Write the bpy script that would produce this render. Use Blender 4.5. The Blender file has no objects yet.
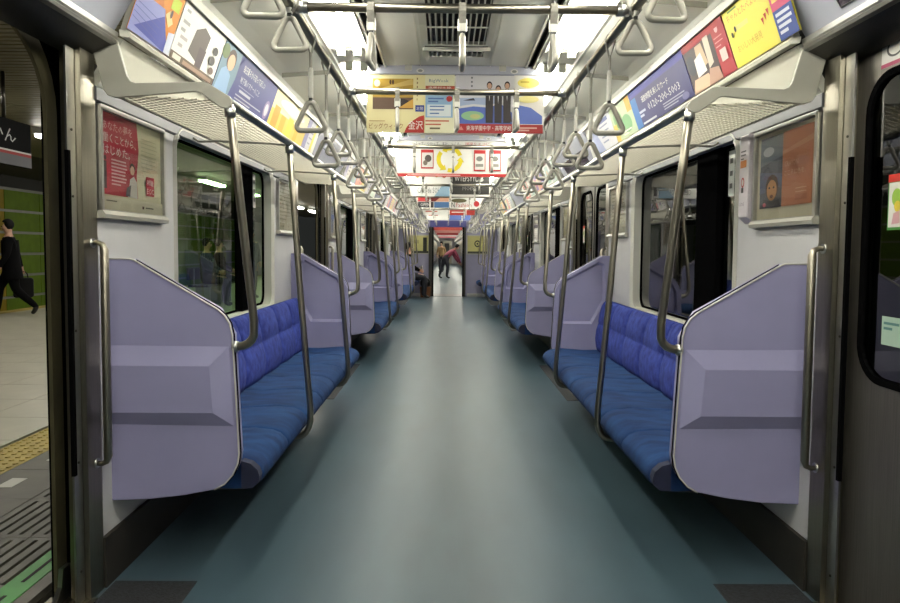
import bpy, bmesh, math, random
from mathutils import Vector, Matrix
random.seed(7)
SC = bpy.context.scene
COL = SC.collection
R_ = math.radians

# ------------------------------------------------------------------ camera
FPX, VPX, VPY, PV = 690.0, 446.3, 249.0, 287.0
cd = bpy.data.cameras.new('camera'); cam = bpy.data.objects.new('camera', cd); COL.objects.link(cam)
cd.sensor_width = 36.0; cd.lens = FPX * 36.0 / 900.0; cd.clip_start = 0.02; cd.clip_end = 200
cd.shift_y = (PV - 301.5) / 900.0
_d = Vector(((VPX - 450) / FPX, (PV - VPY) / FPX, -1)).normalized()
_u = Vector((math.sin(R_(.45)), math.cos(R_(.45)), 0)); _u = (_u - _d * _u.dot(_d)).normalized()
_r = _d.cross(_u)
cam.matrix_world = Matrix.Translation((-.045, 0, 1.235)) @ Matrix((_r, _d, _u)).to_4x4()
SC.camera = cam
# ------------------------------------------------------------------ world, exposure
w = bpy.data.worlds.new('world'); SC.world = w; w.use_nodes = True
w.node_tree.nodes['Background'].inputs[0].default_value = (.012, .013, .012, 1)
w.node_tree.nodes['Background'].inputs[1].default_value = 1.0
SC.view_settings.view_transform = 'Standard'; SC.view_settings.look = 'None'
SC.view_settings.gamma = 1; SC.view_settings.use_curve_mapping = False
SC.view_settings.exposure = 0.55
ALB = .60            # overall reflectance of the painted and metal surfaces
TUBE = 36.0          # strength of the fluorescent tubes in the cars
STATION = 27.0       # strength of the platform lamps

# ------------------------------------------------------------------ materials
def lin(c):
    return tuple(((v / 255) / 12.92 if v / 255 <= .04045 else ((v / 255 + .055) / 1.055) ** 2.4) for v in c) + (1,)
MATS = {}
def alb(c): return tuple(v * ALB for v in lin(c)[:3]) + (1,)
def mat(name, rgb, rough=.5, metal=0, var=0.0, scale=20, bump=0.0, bscale=60, stretch=(1, 1, 1), spec=.5, rgb2=None, detail=3):
    if name in MATS: return MATS[name]
    m = bpy.data.materials.new(name); m.use_nodes = True; MATS[name] = m
    nt = m.node_tree; b = nt.nodes['Principled BSDF']
    b.inputs['Roughness'].default_value = rough; b.inputs['Metallic'].default_value = metal
    b.inputs['Specular IOR Level'].default_value = spec
    b.inputs['Base Color'].default_value = alb(rgb)
    if var > 0 or bump > 0:
        tc = nt.nodes.new('ShaderNodeTexCoord'); mp = nt.nodes.new('ShaderNodeMapping')
        mp.inputs['Scale'].default_value = stretch; nt.links.new(tc.outputs['Object'], mp.inputs[0])
    if var > 0:
        n = nt.nodes.new('ShaderNodeTexNoise'); n.inputs['Scale'].default_value = scale; n.inputs['Detail'].default_value = detail
        nt.links.new(mp.outputs[0], n.inputs['Vector'])
        cr = nt.nodes.new('ShaderNodeValToRGB'); c = alb(rgb)
        c2 = alb(rgb2) if rgb2 else tuple(min(1, v * (1 + var)) for v in c[:3]) + (1,)
        c1 = tuple(v * (1 - var) for v in c[:3]) + (1,)
        cr.color_ramp.elements[0].position = .3; cr.color_ramp.elements[0].color = c if rgb2 else c1
        cr.color_ramp.elements[1].position = .7; cr.color_ramp.elements[1].color = c2
        nt.links.new(n.outputs[0], cr.inputs[0]); nt.links.new(cr.outputs[0], b.inputs['Base Color'])
    if bump > 0:
        n2 = nt.nodes.new('ShaderNodeTexNoise'); n2.inputs['Scale'].default_value = bscale; n2.inputs['Detail'].default_value = 2
        nt.links.new(mp.outputs[0], n2.inputs['Vector'])
        bp = nt.nodes.new('ShaderNodeBump'); bp.inputs['Strength'].default_value = bump; bp.inputs['Distance'].default_value = .01
        nt.links.new(n2.outputs[0], bp.inputs['Height']); nt.links.new(bp.outputs[0], b.inputs['Normal'])
    return m
def emit(name, rgb, s):
    if name in MATS: return MATS[name]
    m = bpy.data.materials.new(name); m.use_nodes = True; MATS[name] = m
    nt = m.node_tree; b = nt.nodes['Principled BSDF']
    b.inputs['Base Color'].default_value = lin(rgb); b.inputs['Emission Color'].default_value = lin(rgb)
    b.inputs['Emission Strength'].default_value = s
    return m
def glass(name, tint, refl=1.0, ior=1.5):
    m = bpy.data.materials.new(name); m.use_nodes = True; MATS[name] = m
    nt = m.node_tree; nt.nodes.remove(nt.nodes['Principled BSDF']); out = nt.nodes['Material Output']
    t = nt.nodes.new('ShaderNodeBsdfTransparent'); t.inputs[0].default_value = lin(tint)
    g = nt.nodes.new('ShaderNodeBsdfGlossy'); g.inputs['Roughness'].default_value = .015; g.inputs['Color'].default_value = (refl, refl, refl, 1)
    f = nt.nodes.new('ShaderNodeFresnel'); f.inputs[0].default_value = ior
    mx = nt.nodes.new('ShaderNodeMixShader'); nt.links.new(f.outputs[0], mx.inputs[0])
    nt.links.new(t.outputs[0], mx.inputs[1]); nt.links.new(g.outputs[0], mx.inputs[2]); nt.links.new(mx.outputs[0], out.inputs[0])
    return m
def ink(rgb):
    return mat('ink_%02x%02x%02x' % tuple(int(v) for v in rgb), tuple(v * .90 for v in rgb), .5, spec=.25)

M_FLOOR = mat('vinyl_floor', (75, 96, 108), .34, 0, .10, 2.6, .05, 240, (2.5, .6, 1), .3)
M_MAT = mat('speckled_mat', (34, 36, 42), .8, 0, .9, 90, .3, 200)
M_WALL = mat('wall_laminate', (203, 203, 206), .35, 0, .03, 6, .02, 300)
M_CEIL = mat('ceiling_paint', (240, 240, 232), .45, 0, .03, 3)
M_CREAM = mat('cream_panel', (224, 223, 210), .4, 0, .04, 4)
M_LAV = mat('lavender_panel', (156, 154, 194), .42, 0, .04, 5, .06, 500)
M_LAVG = mat('lavender_grey_cover', (174, 176, 190), .2, 0, .04, 4)
M_ENDW = mat('end_wall_lavender', (150, 148, 176), .4, 0, .05, 4)
M_STEEL = mat('brushed_steel', (168, 162, 146), .3, 1, .12, 12, .05, 80, (40, 40, .6))
M_PIPE = mat('polished_pipe', (172, 166, 152), .33, 1, .06, 8)
M_ALU = mat('aluminium_trim', (205, 205, 202), .3, 1, .05, 20)
M_GREYP = mat('grey_painted_metal', (172, 170, 160), .35, 0, .05, 10)
M_DARKST = mat('dark_steel', (92, 90, 84), .35, 1, .15, 10, .04, 80, (30, 30, .6))
M_LEAF = mat('door_leaf_steel', (128, 124, 118), .45, .8, .14, 9, .05, 120, (30, 30, .5))
M_OLIVE = mat('olive_frame_metal', (116, 110, 84), .4, .6, .12, 9)
M_BLACK = mat('black_rubber', (12, 12, 13), .95, 0, .2, 30, spec=.0)
M_SLOT = mat('dark_slot', (12, 12, 12), .8)
M_SEAT = mat('seat_velvet', (20, 46, 94), .9, 0, .45, 5.5, .25, 260, (1.2, 3.2, 1), .2, rgb2=(36, 76, 132))
M_BACK = mat('backrest_velvet', (36, 48, 130), .9, 0, .45, 26, .3, 300, (1, 1, .8), .2, rgb2=(68, 86, 178))
M_SEATD = mat('navy_bolster', (18, 26, 62), .85, 0, .2, 20)
M_KICK = mat('kick_panel_brown', (52, 48, 42), .6, .3, .25, 8)
M_WHITEP = mat('white_plastic', (212, 210, 202), .3, 0, .03, 20)
M_BELT = mat('grey_belt', (150, 147, 138), .7, 0, .12, 90)
M_STRAP = mat('strap_plastic', (176, 173, 163), .32, 0, .04, 30)
M_DARKP = mat('dark_plastic', (40, 40, 40), .4, 0, .1, 30)
M_REFL = mat('white_reflector', (236, 236, 228), .4, 0, .02, 5)
M_TUBE = emit('fluorescent_tube', (255, 252, 238), TUBE)
M_NAVYT = mat('blue_purple_lintel', (62, 62, 130), .4, 0, .06, 10)
M_TUN = mat('tunnel_concrete', (40, 40, 38), .9, 0, .3, 2)
G_LEFT = glass('green_tinted_glass', (160, 206, 150), 1.0, 1.5)
G_RIGHT = glass('dark_side_glass', (150, 165, 152), 1.0, 1.75)
G_CLEAR = glass('clear_glazing', (250, 250, 248), 1.0, 1.25)
M_MESH = mat('rack_wire', (214, 209, 192), .5, 0, .04, 30)
M_SLATC = mat('platform_ceiling_slat', (116, 108, 74), .5, .3, .15, 3)
M_TILE = mat('platform_tile', (196, 190, 172), .35, 0, .10, 3, .03, 80)
M_GROUT = mat('platform_grout', (88, 84, 72), .9, 0, .1, 10)
M_SLAB = mat('platform_slab', (108, 104, 92), .6, 0, .15, 6, .05, 100)
M_YEL = mat('tactile_yellow', (196, 172, 84), .6, 0, .15, 8)
M_GRN = mat('green_line_paint', (62, 158, 58), .5, 0, .1, 8)
M_GWALL = mat('green_wall_tile', (116, 146, 26), .6, 0, .12, 4, spec=.2)
M_GWALLY = mat('yellow_green_tile', (176, 150, 36), .6, 0, .12, 4, spec=.2)
M_GLINE = mat('grey_wall_line', (158, 158, 148), .4, 0, .08, 6)
M_LAMPW = emit('platform_lamp', (255, 252, 240), STATION)
M_SKIN = mat('skin', (206, 158, 130), .55, 0, .05, 30)
M_HAIR = mat('black_hair', (12, 10, 10), .7, 0, .3, 60, spec=.2)
M_SUIT = mat('black_suit', (9, 9, 11), .9, 0, .2, 30, spec=.1)
M_SHOE = mat('black_shoe', (20, 17, 16), .3)
M_MAROON = mat('maroon_jacket', (140, 48, 74), .8, 0, .15, 20)
M_JEAN = mat('dark_trousers', (34, 36, 48), .85, 0, .15, 30)
M_NAVYJ = mat('navy_jacket', (44, 52, 84), .8, 0, .15, 30)
M_TAN = mat('tan_coat', (150, 120, 78), .8, 0, .15, 30)
M_BROWN = mat('brown_paper', (134, 84, 44), .7, 0, .15, 20)
M_LEATHER = mat('black_leather', (12, 11, 12), .5, 0, .2, 40, spec=.2)

# ------------------------------------------------------------------ mesh builder
class MB:
    def __init__(s): s.v = []; s.f = []; s.mi = []; s.sm = []
    def add(s, vs, fs, mi=0, smooth=False):
        o = len(s.v); s.v += [tuple(p) for p in vs]
        for f in fs: s.f.append(tuple(i + o for i in f)); s.mi.append(mi); s.sm.append(smooth)
        return s
    def box(s, x0, x1, y0, y1, z0, z1, mi=0):
        vs = [(x, y, z) for z in (z0, z1) for y in (y0, y1) for x in (x0, x1)]
        return s.add(vs, [(0, 2, 3, 1), (4, 5, 7, 6), (0, 1, 5, 4), (2, 6, 7, 3), (0, 4, 6, 2), (1, 3, 7, 5)], mi)
    def prism(s, pts, a, b, axis='y', mi=0, smooth=False):
        """polygon in the plane across `axis`, extruded from a to b (axis x: pts are y,z; y: x,z; z: x,y)"""
        def P(p, t): return {'x': (t, p[0], p[1]), 'y': (p[0], t, p[1]), 'z': (p[0], p[1], t)}[axis]
        n = len(pts); vs = [P(p, a) for p in pts] + [P(p, b) for p in pts]
        s.add(vs, [tuple(range(n))[::-1], tuple(range(n, 2 * n))], mi)
        o = len(s.v) - 2 * n
        for i in range(n):
            s.f.append((o + i, o + (i + 1) % n, o + n + (i + 1) % n, o + n + i)); s.mi.append(mi); s.sm.append(smooth)
        return s
    def sheet(s, pts, a, b, th, mi=0):
        """open polyline (x,z), given thickness th upward/outward, extruded along y"""
        off = []
        for i, p in enumerate(pts):
            q0 = Vector(pts[max(i - 1, 0)]); q1 = Vector(pts[min(i + 1, len(pts) - 1)]); d = (q1 - q0).normalized()
            off.append((p[0] - d.y * th, p[1] + d.x * th))
        return s.prism(list(pts) + off[::-1], a, b, 'y', mi)
    def tube(s, path, r, n=10, closed=False, mi=0, caps=True, flat=None):
        P = [Vector(p) for p in path]; m = len(P); vs = []; up = None
        rr = r if isinstance(r, (list, tuple)) else [r] * m
        for i, p in enumerate(P):
            a = P[(i - 1) % m] if closed or i > 0 else p; b = P[(i + 1) % m] if closed or i < m - 1 else p
            t = (b - a).normalized()
            if up is None: up = Vector((0, 1, 0)) if abs(t.y) < .9 else Vector((0, 0, 1))
            up = (up - t * up.dot(t)).normalized(); sd = t.cross(up)
            for k in range(n):
                an = 2 * math.pi * k / n; vs.append(p + (up * math.cos(an) * (flat or 1) + sd * math.sin(an)) * rr[i])
        fs = []
        for i in range(m if closed else m - 1):
            j = (i + 1) % m
            for k in range(n): fs.append((i * n + k, i * n + (k + 1) % n, j * n + (k + 1) % n, j * n + k))
        s.add(vs, fs, mi, True)
        if caps and not closed: o = len(s.v) - len(vs); s.f += [tuple(o + k for k in range(n))[::-1], tuple(o + (m - 1) * n + k for k in range(n))]; s.mi += [mi, mi]; s.sm += [False, False]
        return s
    def ball(s, c, r, seg=12, rings=8, mi=0):
        rx, ry, rz = r if isinstance(r, (list, tuple)) else (r, r, r); vs = []; fs = []
        for i in range(rings + 1):
            th = math.pi * i / rings
            for k in range(seg):
                ph = 2 * math.pi * k / seg
                vs.append((c[0] + rx * math.sin(th) * math.cos(ph), c[1] + ry * math.sin(th) * math.sin(ph), c[2] + rz * math.cos(th)))
        for i in range(rings):
            for k in range(seg): fs.append((i * seg + k, (i + 1) * seg + k, (i + 1) * seg + (k + 1) % seg, i * seg + (k + 1) % seg))
        return s.add(vs, fs, mi, True)
    def ring(s, outer, inner, a, b, axis='x', mi=0, ai=None, bi=None):
        """plate between two equal-count loops, from a to b along axis"""
        ai = a if ai is None else ai; bi = b if bi is None else bi
        def P(p, t): return {'x': (t, p[0], p[1]), 'y': (p[0], t, p[1]), 'z': (p[0], p[1], t)}[axis]
        n = len(outer); vs = [P(p, a) for p in outer] + [P(p, ai) for p in inner] + [P(p, b) for p in outer] + [P(p, bi) for p in inner]; fs = []
        for i in range(n):
            j = (i + 1) % n
            fs += [(i, j, n + j, n + i), (2 * n + i, 3 * n + i, 3 * n + j, 2 * n + j), (i, 2 * n + i, 2 * n + j, j), (n + i, n + j, 3 * n + j, 3 * n + i)]
        return s.add(vs, fs, mi)
    def map(s, fn): s.v = [tuple(fn(*p)) for p in s.v]; return s
    def build(s, name, mats, parent=None, origin=(0, 0, 0), bevel=0, fix=True):
        o = origin
        me = bpy.data.meshes.new(name); me.from_pydata([(p[0] - o[0], p[1] - o[1], p[2] - o[2]) for p in s.v], [], s.f)
        for m in (mats if isinstance(mats, (list, tuple)) else [mats]): me.materials.append(m)
        for p, mi, sm in zip(me.polygons, s.mi, s.sm): p.material_index = mi; p.use_smooth = sm
        if fix:
            bm = bmesh.new(); bm.from_mesh(me); bmesh.ops.recalc_face_normals(bm, faces=bm.faces); bm.to_mesh(me); bm.free()
        ob = bpy.data.objects.new(name, me); COL.objects.link(ob)
        if parent: ob.parent = parent
        else: ob.location = o
        if bevel:
            b = ob.modifiers.new('bevel', 'BEVEL'); b.width = bevel; b.segments = 2; b.limit_method = 'ANGLE'; b.angle_limit = R_(40)
        return ob
def part(name, mb, mats, root, **k): return mb.build(name, mats, root, origin=tuple(root.location), **k)
def tag(o, label=None, cat=None, group=None, kind=None):
    for k, v in (('label', label), ('category', cat), ('group', group), ('kind', kind)):
        if v: o[k] = v
    return o
def thing(name, label, cat, loc=(0, 0, 0), group=None):
    o = bpy.data.objects.new(name, None); COL.objects.link(o); o.location = loc; o.empty_display_size = .1
    return tag(o, label, cat, group)
def copy_tree(o, parent=None):
    c = o.copy(); COL.objects.link(c); c.parent = parent
    for ch in list(o.children): copy_tree(ch, c)
    return c
def dup(root, delta=(0, 0, 0), label=None, group=None, rotz=None):
    c = copy_tree(root); c.location = Vector(root.location) + Vector(delta)
    if rotz is not None: c.rotation_euler = (0, 0, rotz)
    return tag(c, label, None, group)
def rrect(a0, a1, b0, b1, r, k=8):
    pts = []
    for cx, cy, st in ((a1 - r, b0 + r, -90), (a1 - r, b1 - r, 0), (a0 + r, b1 - r, 90), (a0 + r, b0 + r, 180)):
        for i in range(k + 1):
            an = R_(st + 90 * i / k); pts.append((cx + r * math.cos(an), cy + r * math.sin(an)))
    return pts
def orect(a0, a1, b0, b1, inner, k=8):
    """rectangle loop matched to an rrect loop of the same k"""
    C = ((a1, b0), (a1, b1), (a0, b1), (a0, b0)); pts = []
    for c in range(4):
        seg = inner[c * (k + 1):(c + 1) * (k + 1)]; cx, cy = C[c]; h = k // 2
        for i in range(k + 1):
            if c % 2 == 0:   # arc starts on the horizontal edge
                if i <= h: t = i / h; pts.append((seg[0][0] * (1 - t) + cx * t, cy))
                else: t = (i - h) / h; pts.append((cx, cy * (1 - t) + seg[-1][1] * t))
            else:
                if i <= h: t = i / h; pts.append((cx, seg[0][1] * (1 - t) + cy * t))
                else: t = (i - h) / h; pts.append((cx * (1 - t) + seg[-1][0] * t, cy))
    return pts
# ---- flat print -------------------------------------------------------------
_TXT = {}
def text_mesh(t):
    if t not in _TXT:
        c = bpy.data.curves.new('glyphs', 'FONT'); c.body = t; c.resolution_u = 1
        o = bpy.data.objects.new('glyphs', c); COL.objects.link(o)
        bpy.context.view_layer.update()
        me = bpy.data.meshes.new_from_object(o.evaluated_get(bpy.context.evaluated_depsgraph_get()))
        vs = [(v.co.x, v.co.y) for v in me.vertices]; fs = [tuple(p.vertices) for p in me.polygons]
        bpy.data.objects.remove(o); bpy.data.curves.remove(c); bpy.data.meshes.remove(me)
        x0 = min(v[0] for v in vs); x1 = max(v[0] for v in vs); y0 = min(v[1] for v in vs); y1 = max(v[1] for v in vs)
        _TXT[t] = ([((v[0] - x0) / (x1 - x0), (v[1] - y0) / (y1 - y0)) for v in vs], fs, (x1 - x0) / (y1 - y0))
    return _TXT[t]
def printed(name, parent, p0, ex, ey, items, W, H, root_loc=None, lift=.0012):
    """flat print: items in poster fractions (0..1 across, 0..1 up)"""
    p0, ex, ey = Vector(p0), Vector(ex), Vector(ey); n = ex.cross(ey).normalized(); mb = MB(); mats = []; slot = {}
    def P(a, b, l): return p0 + ex * (a * W) + ey * (b * H) + n * (lift + l * .0004)
    for l, it in enumerate(items):
        col = tuple(it[-1])
        if col not in slot: slot[col] = len(mats); mats.append(ink(col))
        mi = slot[col]; k = it[0]
        if k == 'r': x, y, ww, hh = it[1:5]; mb.add([P(x, y, l), P(x + ww, y, l), P(x + ww, y + hh, l), P(x, y + hh, l)], [(0, 1, 2, 3)], mi)
        elif k == 'e':
            x, y, rx, ry = it[1:5]; mb.add([P(x + rx * math.cos(2 * math.pi * i / 20), y + ry * math.sin(2 * math.pi * i / 20), l) for i in range(20)], [tuple(range(20))], mi)
        elif k == 'p': mb.add([P(a, b, l) for a, b in it[1]], [tuple(range(len(it[1])))], mi)
        elif k == 't':
            _, t, x, y, hh, ww, _c = it; vs, fs, asp = text_mesh(t)
            if ww is None: ww = asp * hh * H / W
            mb.add([P(x + a * ww, y + b * hh, l) for a, b in vs], fs, mi)
        elif k == 'l':   # block of copy too small to read: thin strokes
            x, y, ww, nn, dy, hh = it[1:7]; rnd = random.Random(int(x * 999 + y * 77 + nn))
            for i in range(nn):
                e = ww * (1 if i < nn - 1 else .6) * rnd.uniform(.85, 1)
                mb.add([P(x, y - i * dy, l), P(x + e, y - i * dy, l), P(x + e, y - i * dy + hh, l), P(x, y - i * dy + hh, l)], [(0, 1, 2, 3)], mi)
    return mb.build(name, mats, parent, origin=tuple(root_loc) if root_loc is not None else (0, 0, 0), fix=False)

# ------------------------------------------------------------------ layout
YB0, PITCH, LB = 2.53, 4.82, 3.02
BAYS = [YB0 + PITCH * k for k in range(3)]
YEND, YBACK = 17.95, -5.6
WX = 1.28
ORD = 'first second third fourth fifth sixth seventh eighth ninth tenth eleventh twelfth thirteenth fourteenth fifteenth sixteenth seventeenth eighteenth'.split()
SIDE = {-1: 'open-door side', 1: 'closed-door side'}
BAYN = ['third bay from the end wall', 'second bay from the end wall', 'first bay from the end wall']
# bays for the shell also go on behind the camera
SHELL = [YB0 - PITCH] + BAYS

# ------------------------------------------------------------------ floor and ceiling
tag(MB().box(-1.30, 1.30, YBACK, YEND, -.05, 0).build('floor', M_FLOOR), 'worn blue-green vinyl train floor', 'floor', kind='structure')
fl = bpy.data.objects['floor']
for k in range(-1, 4):
    yc = YB0 + PITCH * k - .9
    for s in (-1, 1):
        m_ = MB().box(min(s * .955, s * 1.255), max(s * .955, s * 1.255), yc - .86, yc + .86, 0, .003)
        m_.build('door_mat', M_MAT, fl)
        m_ = MB().box(min(s * 1.256, s * 1.42), max(s * 1.256, s * 1.42), yc - .73, yc + .73, -.03, .006)
        for q in range(5): m_.box(min(s * (1.28 + q * .026), s * (1.29 + q * .026)), max(s * (1.28 + q * .026), s * (1.29 + q * .026)), yc - .73, yc + .73, .006, .010)
        m_.build('door_sill', M_STEEL, fl)
ce = MB()
for s in (-1, 1):
    prof = [(1.046, 2.215), (1.02, 2.236), (.95, 2.246), (.68, 2.268), (.66, 2.262), (.652, 2.268), (.652, 2.315), (.455, 2.315), (.455, 2.272), (.447, 2.268), (.44, 2.27), (.44, 2.33), (.405, 2.33), (.405, 2.282), (.2, 2.288), (0, 2.288)]
    for a, b in zip(prof, prof[1:]):
        slot = a[1] > 2.269 and a[0] < .441 and b[0] > .40
        pts = [(s * a[0], a[1]), (s * b[0], b[1]), (s * b[0], b[1] + .02), (s * a[0], a[1] + .02)] if abs(a[0] - b[0]) > .005 else [(s * a[0], min(a[1], b[1])), (s * a[0], max(a[1], b[1]) + .02), (s * a[0] + .004, max(a[1], b[1]) + .02), (s * a[0] + .004, min(a[1], b[1]))]
        ce.prism(pts, YBACK, YEND, 'y', 1 if slot else 0)
ceil = tag(ce.build('ceiling', [M_CEIL, M_SLOT]), 'pale curved train ceiling with long air slots', 'ceiling', kind='structure')
for s in (-1, 1):
    MB().box(min(s * .398, s * .408), max(s * .398, s * .408), YBACK, YEND, 2.272, 2.284).build('slot_lip', M_WHITEP, ceil)
    MB().box(min(s * .198, s * .203), max(s * .198, s * .203), YBACK, YEND, 2.284, 2.2875).build('panel_bead', M_CREAM, ceil)
    yy = YBACK
    while yy < YEND - .1:   # seams of the ceiling panels beside the tubes
        yy += 1.205
        MB().box(min(s * .70, s * 1.0), max(s * .70, s * 1.0), yy, yy + .004, 2.238, 2.262).map(lambda x, y, z: (x, y, z - (abs(x) - .70) * .08)).build('ceiling_seam', M_GREYP, ceil)

# ------------------------------------------------------------------ side walls
walls = {}
for s in (-1, 1):
    nm = 'wall_left' if s < 0 else 'wall_right'
    mb = MB()
    for yb in SHELL:
        inn = rrect(yb + .64, yb + 2.34, .835, 1.755, .085)
        mb.ring(orect(yb - .09, yb + LB + .09, 0, 1.79, inn), inn, s * WX, s * 1.325, 'x')
    mb.box(min(s * WX, s * 1.325), max(s * WX, s * 1.325), BAYS[2] + PITCH - .09, YEND, 0, 1.79)
    wl = tag(mb.build(nm, M_WALL), 'pale laminate inner wall of the train car, ' + SIDE[s], 'wall', kind='structure'); walls[s] = wl
    S = lambda x0, x1: (min(s * x0, s * x1), max(s * x0, s * x1))
    # cove panels, poster ledge and trim above the rack, per bay
    for bi, yb in enumerate(SHELL + [BAYS[2] + PITCH]):
        L = LB if bi < 4 else YEND - (BAYS[2] + PITCH) - .11
        y0 = yb - .11; L += .10
        n = 3 if bi < 4 else 1
        for q in range(n):
            a = yb - .084 + q * (L + .068) / n; b = a + (L + .068) / n - .005
            MB().prism([(s * 1.285, 1.775), (s * 1.262, 1.80), (s * 1.172, 1.952), (s * 1.20, 1.965), (s * 1.30, 1.80), (s * 1.30, 1.775)], a, b, 'y').build('cove_panel', M_CREAM, wl)
            mbs = MB()
            for yy, zz in ((a + .05, 1.84), (b - .05, 1.84)): mbs.ball((s * (1.262 - (zz - 1.80) * .59), yy, zz), .005, 8, 5)
            mbs.build('panel_screw', M_DARKST, wl)
        MB().prism([(s * 1.172, 1.957), (s * 1.140, 1.952), (s * 1.132, 1.962), (s * 1.146, 1.978), (s * 1.175, 1.978)], y0, y0 + L + .12, 'y').build('poster_ledge', M_CREAM, wl)
        MB().prism([(s * 1.150, 1.972), (s * 1.066, 2.212), (s * 1.09, 2.222), (s * 1.17, 1.98)], y0, y0 + L + .12, 'y').build('poster_backing', M_GREYP, wl)
        MB().prism([(s * 1.062, 2.196), (s * 1.046, 2.190), (s * 1.036, 2.218), (s * 1.056, 2.226)], y0, y0 + L + .12, 'y').build('poster_trim', M_GREYP, wl)
    # door surrounds
    for k in range(-1, 4):
        ya = YB0 + PITCH * (k - 1) + LB; yb = YB0 + PITCH * k          # door zone
        # header cover with its trim
        ha, hb = ya + .11, yb - .11
        ya += .09; yb -= .09
        h = MB().prism([(s * 1.196, 1.965), (s * 1.20, 1.955), (s * 1.33, 1.92), (s * 1.33, 2.23), (s * 1.046, 2.22), (s * 1.052, 2.20), (s * 1.07, 2.17)], ha, hb, 'y')
        hd = h.build('door_header', M_LAVG, wl)
        MB().prism([(s * 1.205, 1.928), (s * 1.186, 1.932), (s * 1.182, 1.942), (s * 1.187, 1.946), (s * 1.181, 1.952), (s * 1.178, 1.968), (s * 1.19, 1.972), (s * 1.21, 1.966)], ha - .004, hb + .004, 'y').build('header_trim', M_ALU, hd)
        MB().prism([(s * 1.20, 1.93), (s * 1.32, 1.875), (s * 1.335, 1.885), (s * 1.335, 1.925), (s * 1.20, 1.955)], ya + .02, yb - .01, 'y').build('header_soffit', M_DARKST, hd)
        pt = lambda t: (1.196 - t * .13, 1.965 + t * .21)
        if k <= 1:
            a0, a1 = (pt(.14), pt(.62)); e = .0022
            for yy0, yy1, mm in ((ya + .28, yb - .32, M_LAVG),) if s < 0 else ((ya + .32, yb - .26, M_DARKP),):
                fr = MB()
                for (u0, v0, u1, v1) in ((yy0, a0, yy1, a0), (yy1, a0, yy1, a1), (yy1, a1, yy0, a1), (yy0, a1, yy0, a0)):
                    fr.tube([(s * (v0[0] - e), u0, v0[1]), (s * (v1[0] - e), u1, v1[1])], .003, 6)
                fr.build('cover_seam', M_DARKP, hd)
                if s > 0: MB().add([(s * (a0[0] - .003), yy0, a0[1] - .0015), (s * (a0[0] - .003), yy1, a0[1] - .0015), (s * (a1[0] - .003), yy1, a1[1] - .0015), (s * (a1[0] - .003), yy0, a1[1] - .0015)], [(0, 1, 2, 3)]).build('display_panel', mat('dark_display', (58, 50, 60), .15, 0, .1, 5), hd)
            lk = pt(.5); MB().ball((s * (lk[0] - .002), yb - .17, lk[1]), (.006, .014, .014), 10, 6).build('cover_lock', M_ALU, hd)
        for y0, y1, dr in ((ya, ya + .17, 1), (yb - .17, yb, -1)):       # steel pillars either side
            pil = MB().box(*S(1.272, 1.34), *(sorted((y0 if dr > 0 else y1, (y0 + .095) if dr > 0 else y1 - .095))), 0, 1.905).build('door_pillar', M_STEEL, wl)
            q0, q1 = (y0 + .098, y1 - .02) if dr > 0 else (y0 + .02, y1 - .098)
            st = MB().box(*S(1.290, 1.297), q0, q1, 0, 1.90); st.build('pillar_strip', M_ALU, pil)
            e0, e1 = (q1 - .014, q1 + .001) if dr > 0 else (q0 - .001, q0 + .014)
            MB().box(*S(1.287, 1.300), e0, e1, .46, 1.55).build('finger_guard', M_BLACK, pil)
            sc = MB()
            for zz in (.12, .5, .95, 1.4, 1.62): sc.tube([(s * 1.291, (q0 + q1) / 2, zz), (s * 1.287, (q0 + q1) / 2, zz)], .0045, 8)
            sc.build('pillar_screw', M_DARKST, pil)
            MB().box(*S(1.30, 1.303), q0 + .002, q1 - .002, 1.0, 1.001)
            # dark pocket behind
            MB().box(*S(1.394, 1.40), (y0 + .065 if dr < 0 else y0 - .1), (y1 - .065 if dr > 0 else y1 + .1), 0, 1.95).build('door_pocket', M_BLACK, pil)
        # outer body frame with rounded head
        inn = rrect(ya + .107, yb - .107, -.30, 1.93, .26); out = rrect(ya + .045, yb - .045, -.36, 2.0, .32)
        MB().ring(out, inn, s * 1.38, s * 1.392, 'x').build('body_frame', M_OLIVE, wl)
        MB().box(*S(1.372, 1.379), ya + .10, yb - .10, 1.86, 2.05).map(lambda x, y, z: (x, y, z)).build('lintel_gap', M_BLACK, wl) if s > 0 else None
        if s < 0:
            for yy in (ya + .107, yb - .107):
                d = .05 if yy < (ya + yb) / 2 else -.05
                MB().prism([(yy - d, 0), (yy - d, .12), (yy, .12), (yy + d * .2, .06), (yy + d * 1.0, .02), (yy + d * 1.6, 0)], s * 1.36, s * 1.375, 'x').build('frame_foot', M_ALU, wl)
    # skirting under the benches
    for bi, yb in enumerate(BAYS):
        MB().box(*S(1.264, 1.282), yb - .088, yb + LB + .088, 0, .185).build('kick_panel', M_KICK, wl)
        MB().prism([(s * 1.283, 1.737), (s * 1.266, 1.745), (s * 1.266, 1.79), (s * 1.283, 1.80)], yb - .088, yb + LB + .088, 'y').build('rack_shade_rail', mat('rack_shade_grey', (84, 86, 92), .45, 0), wl)  # strip along the wall, its dark grey paints in the luggage rack's shade

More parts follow.
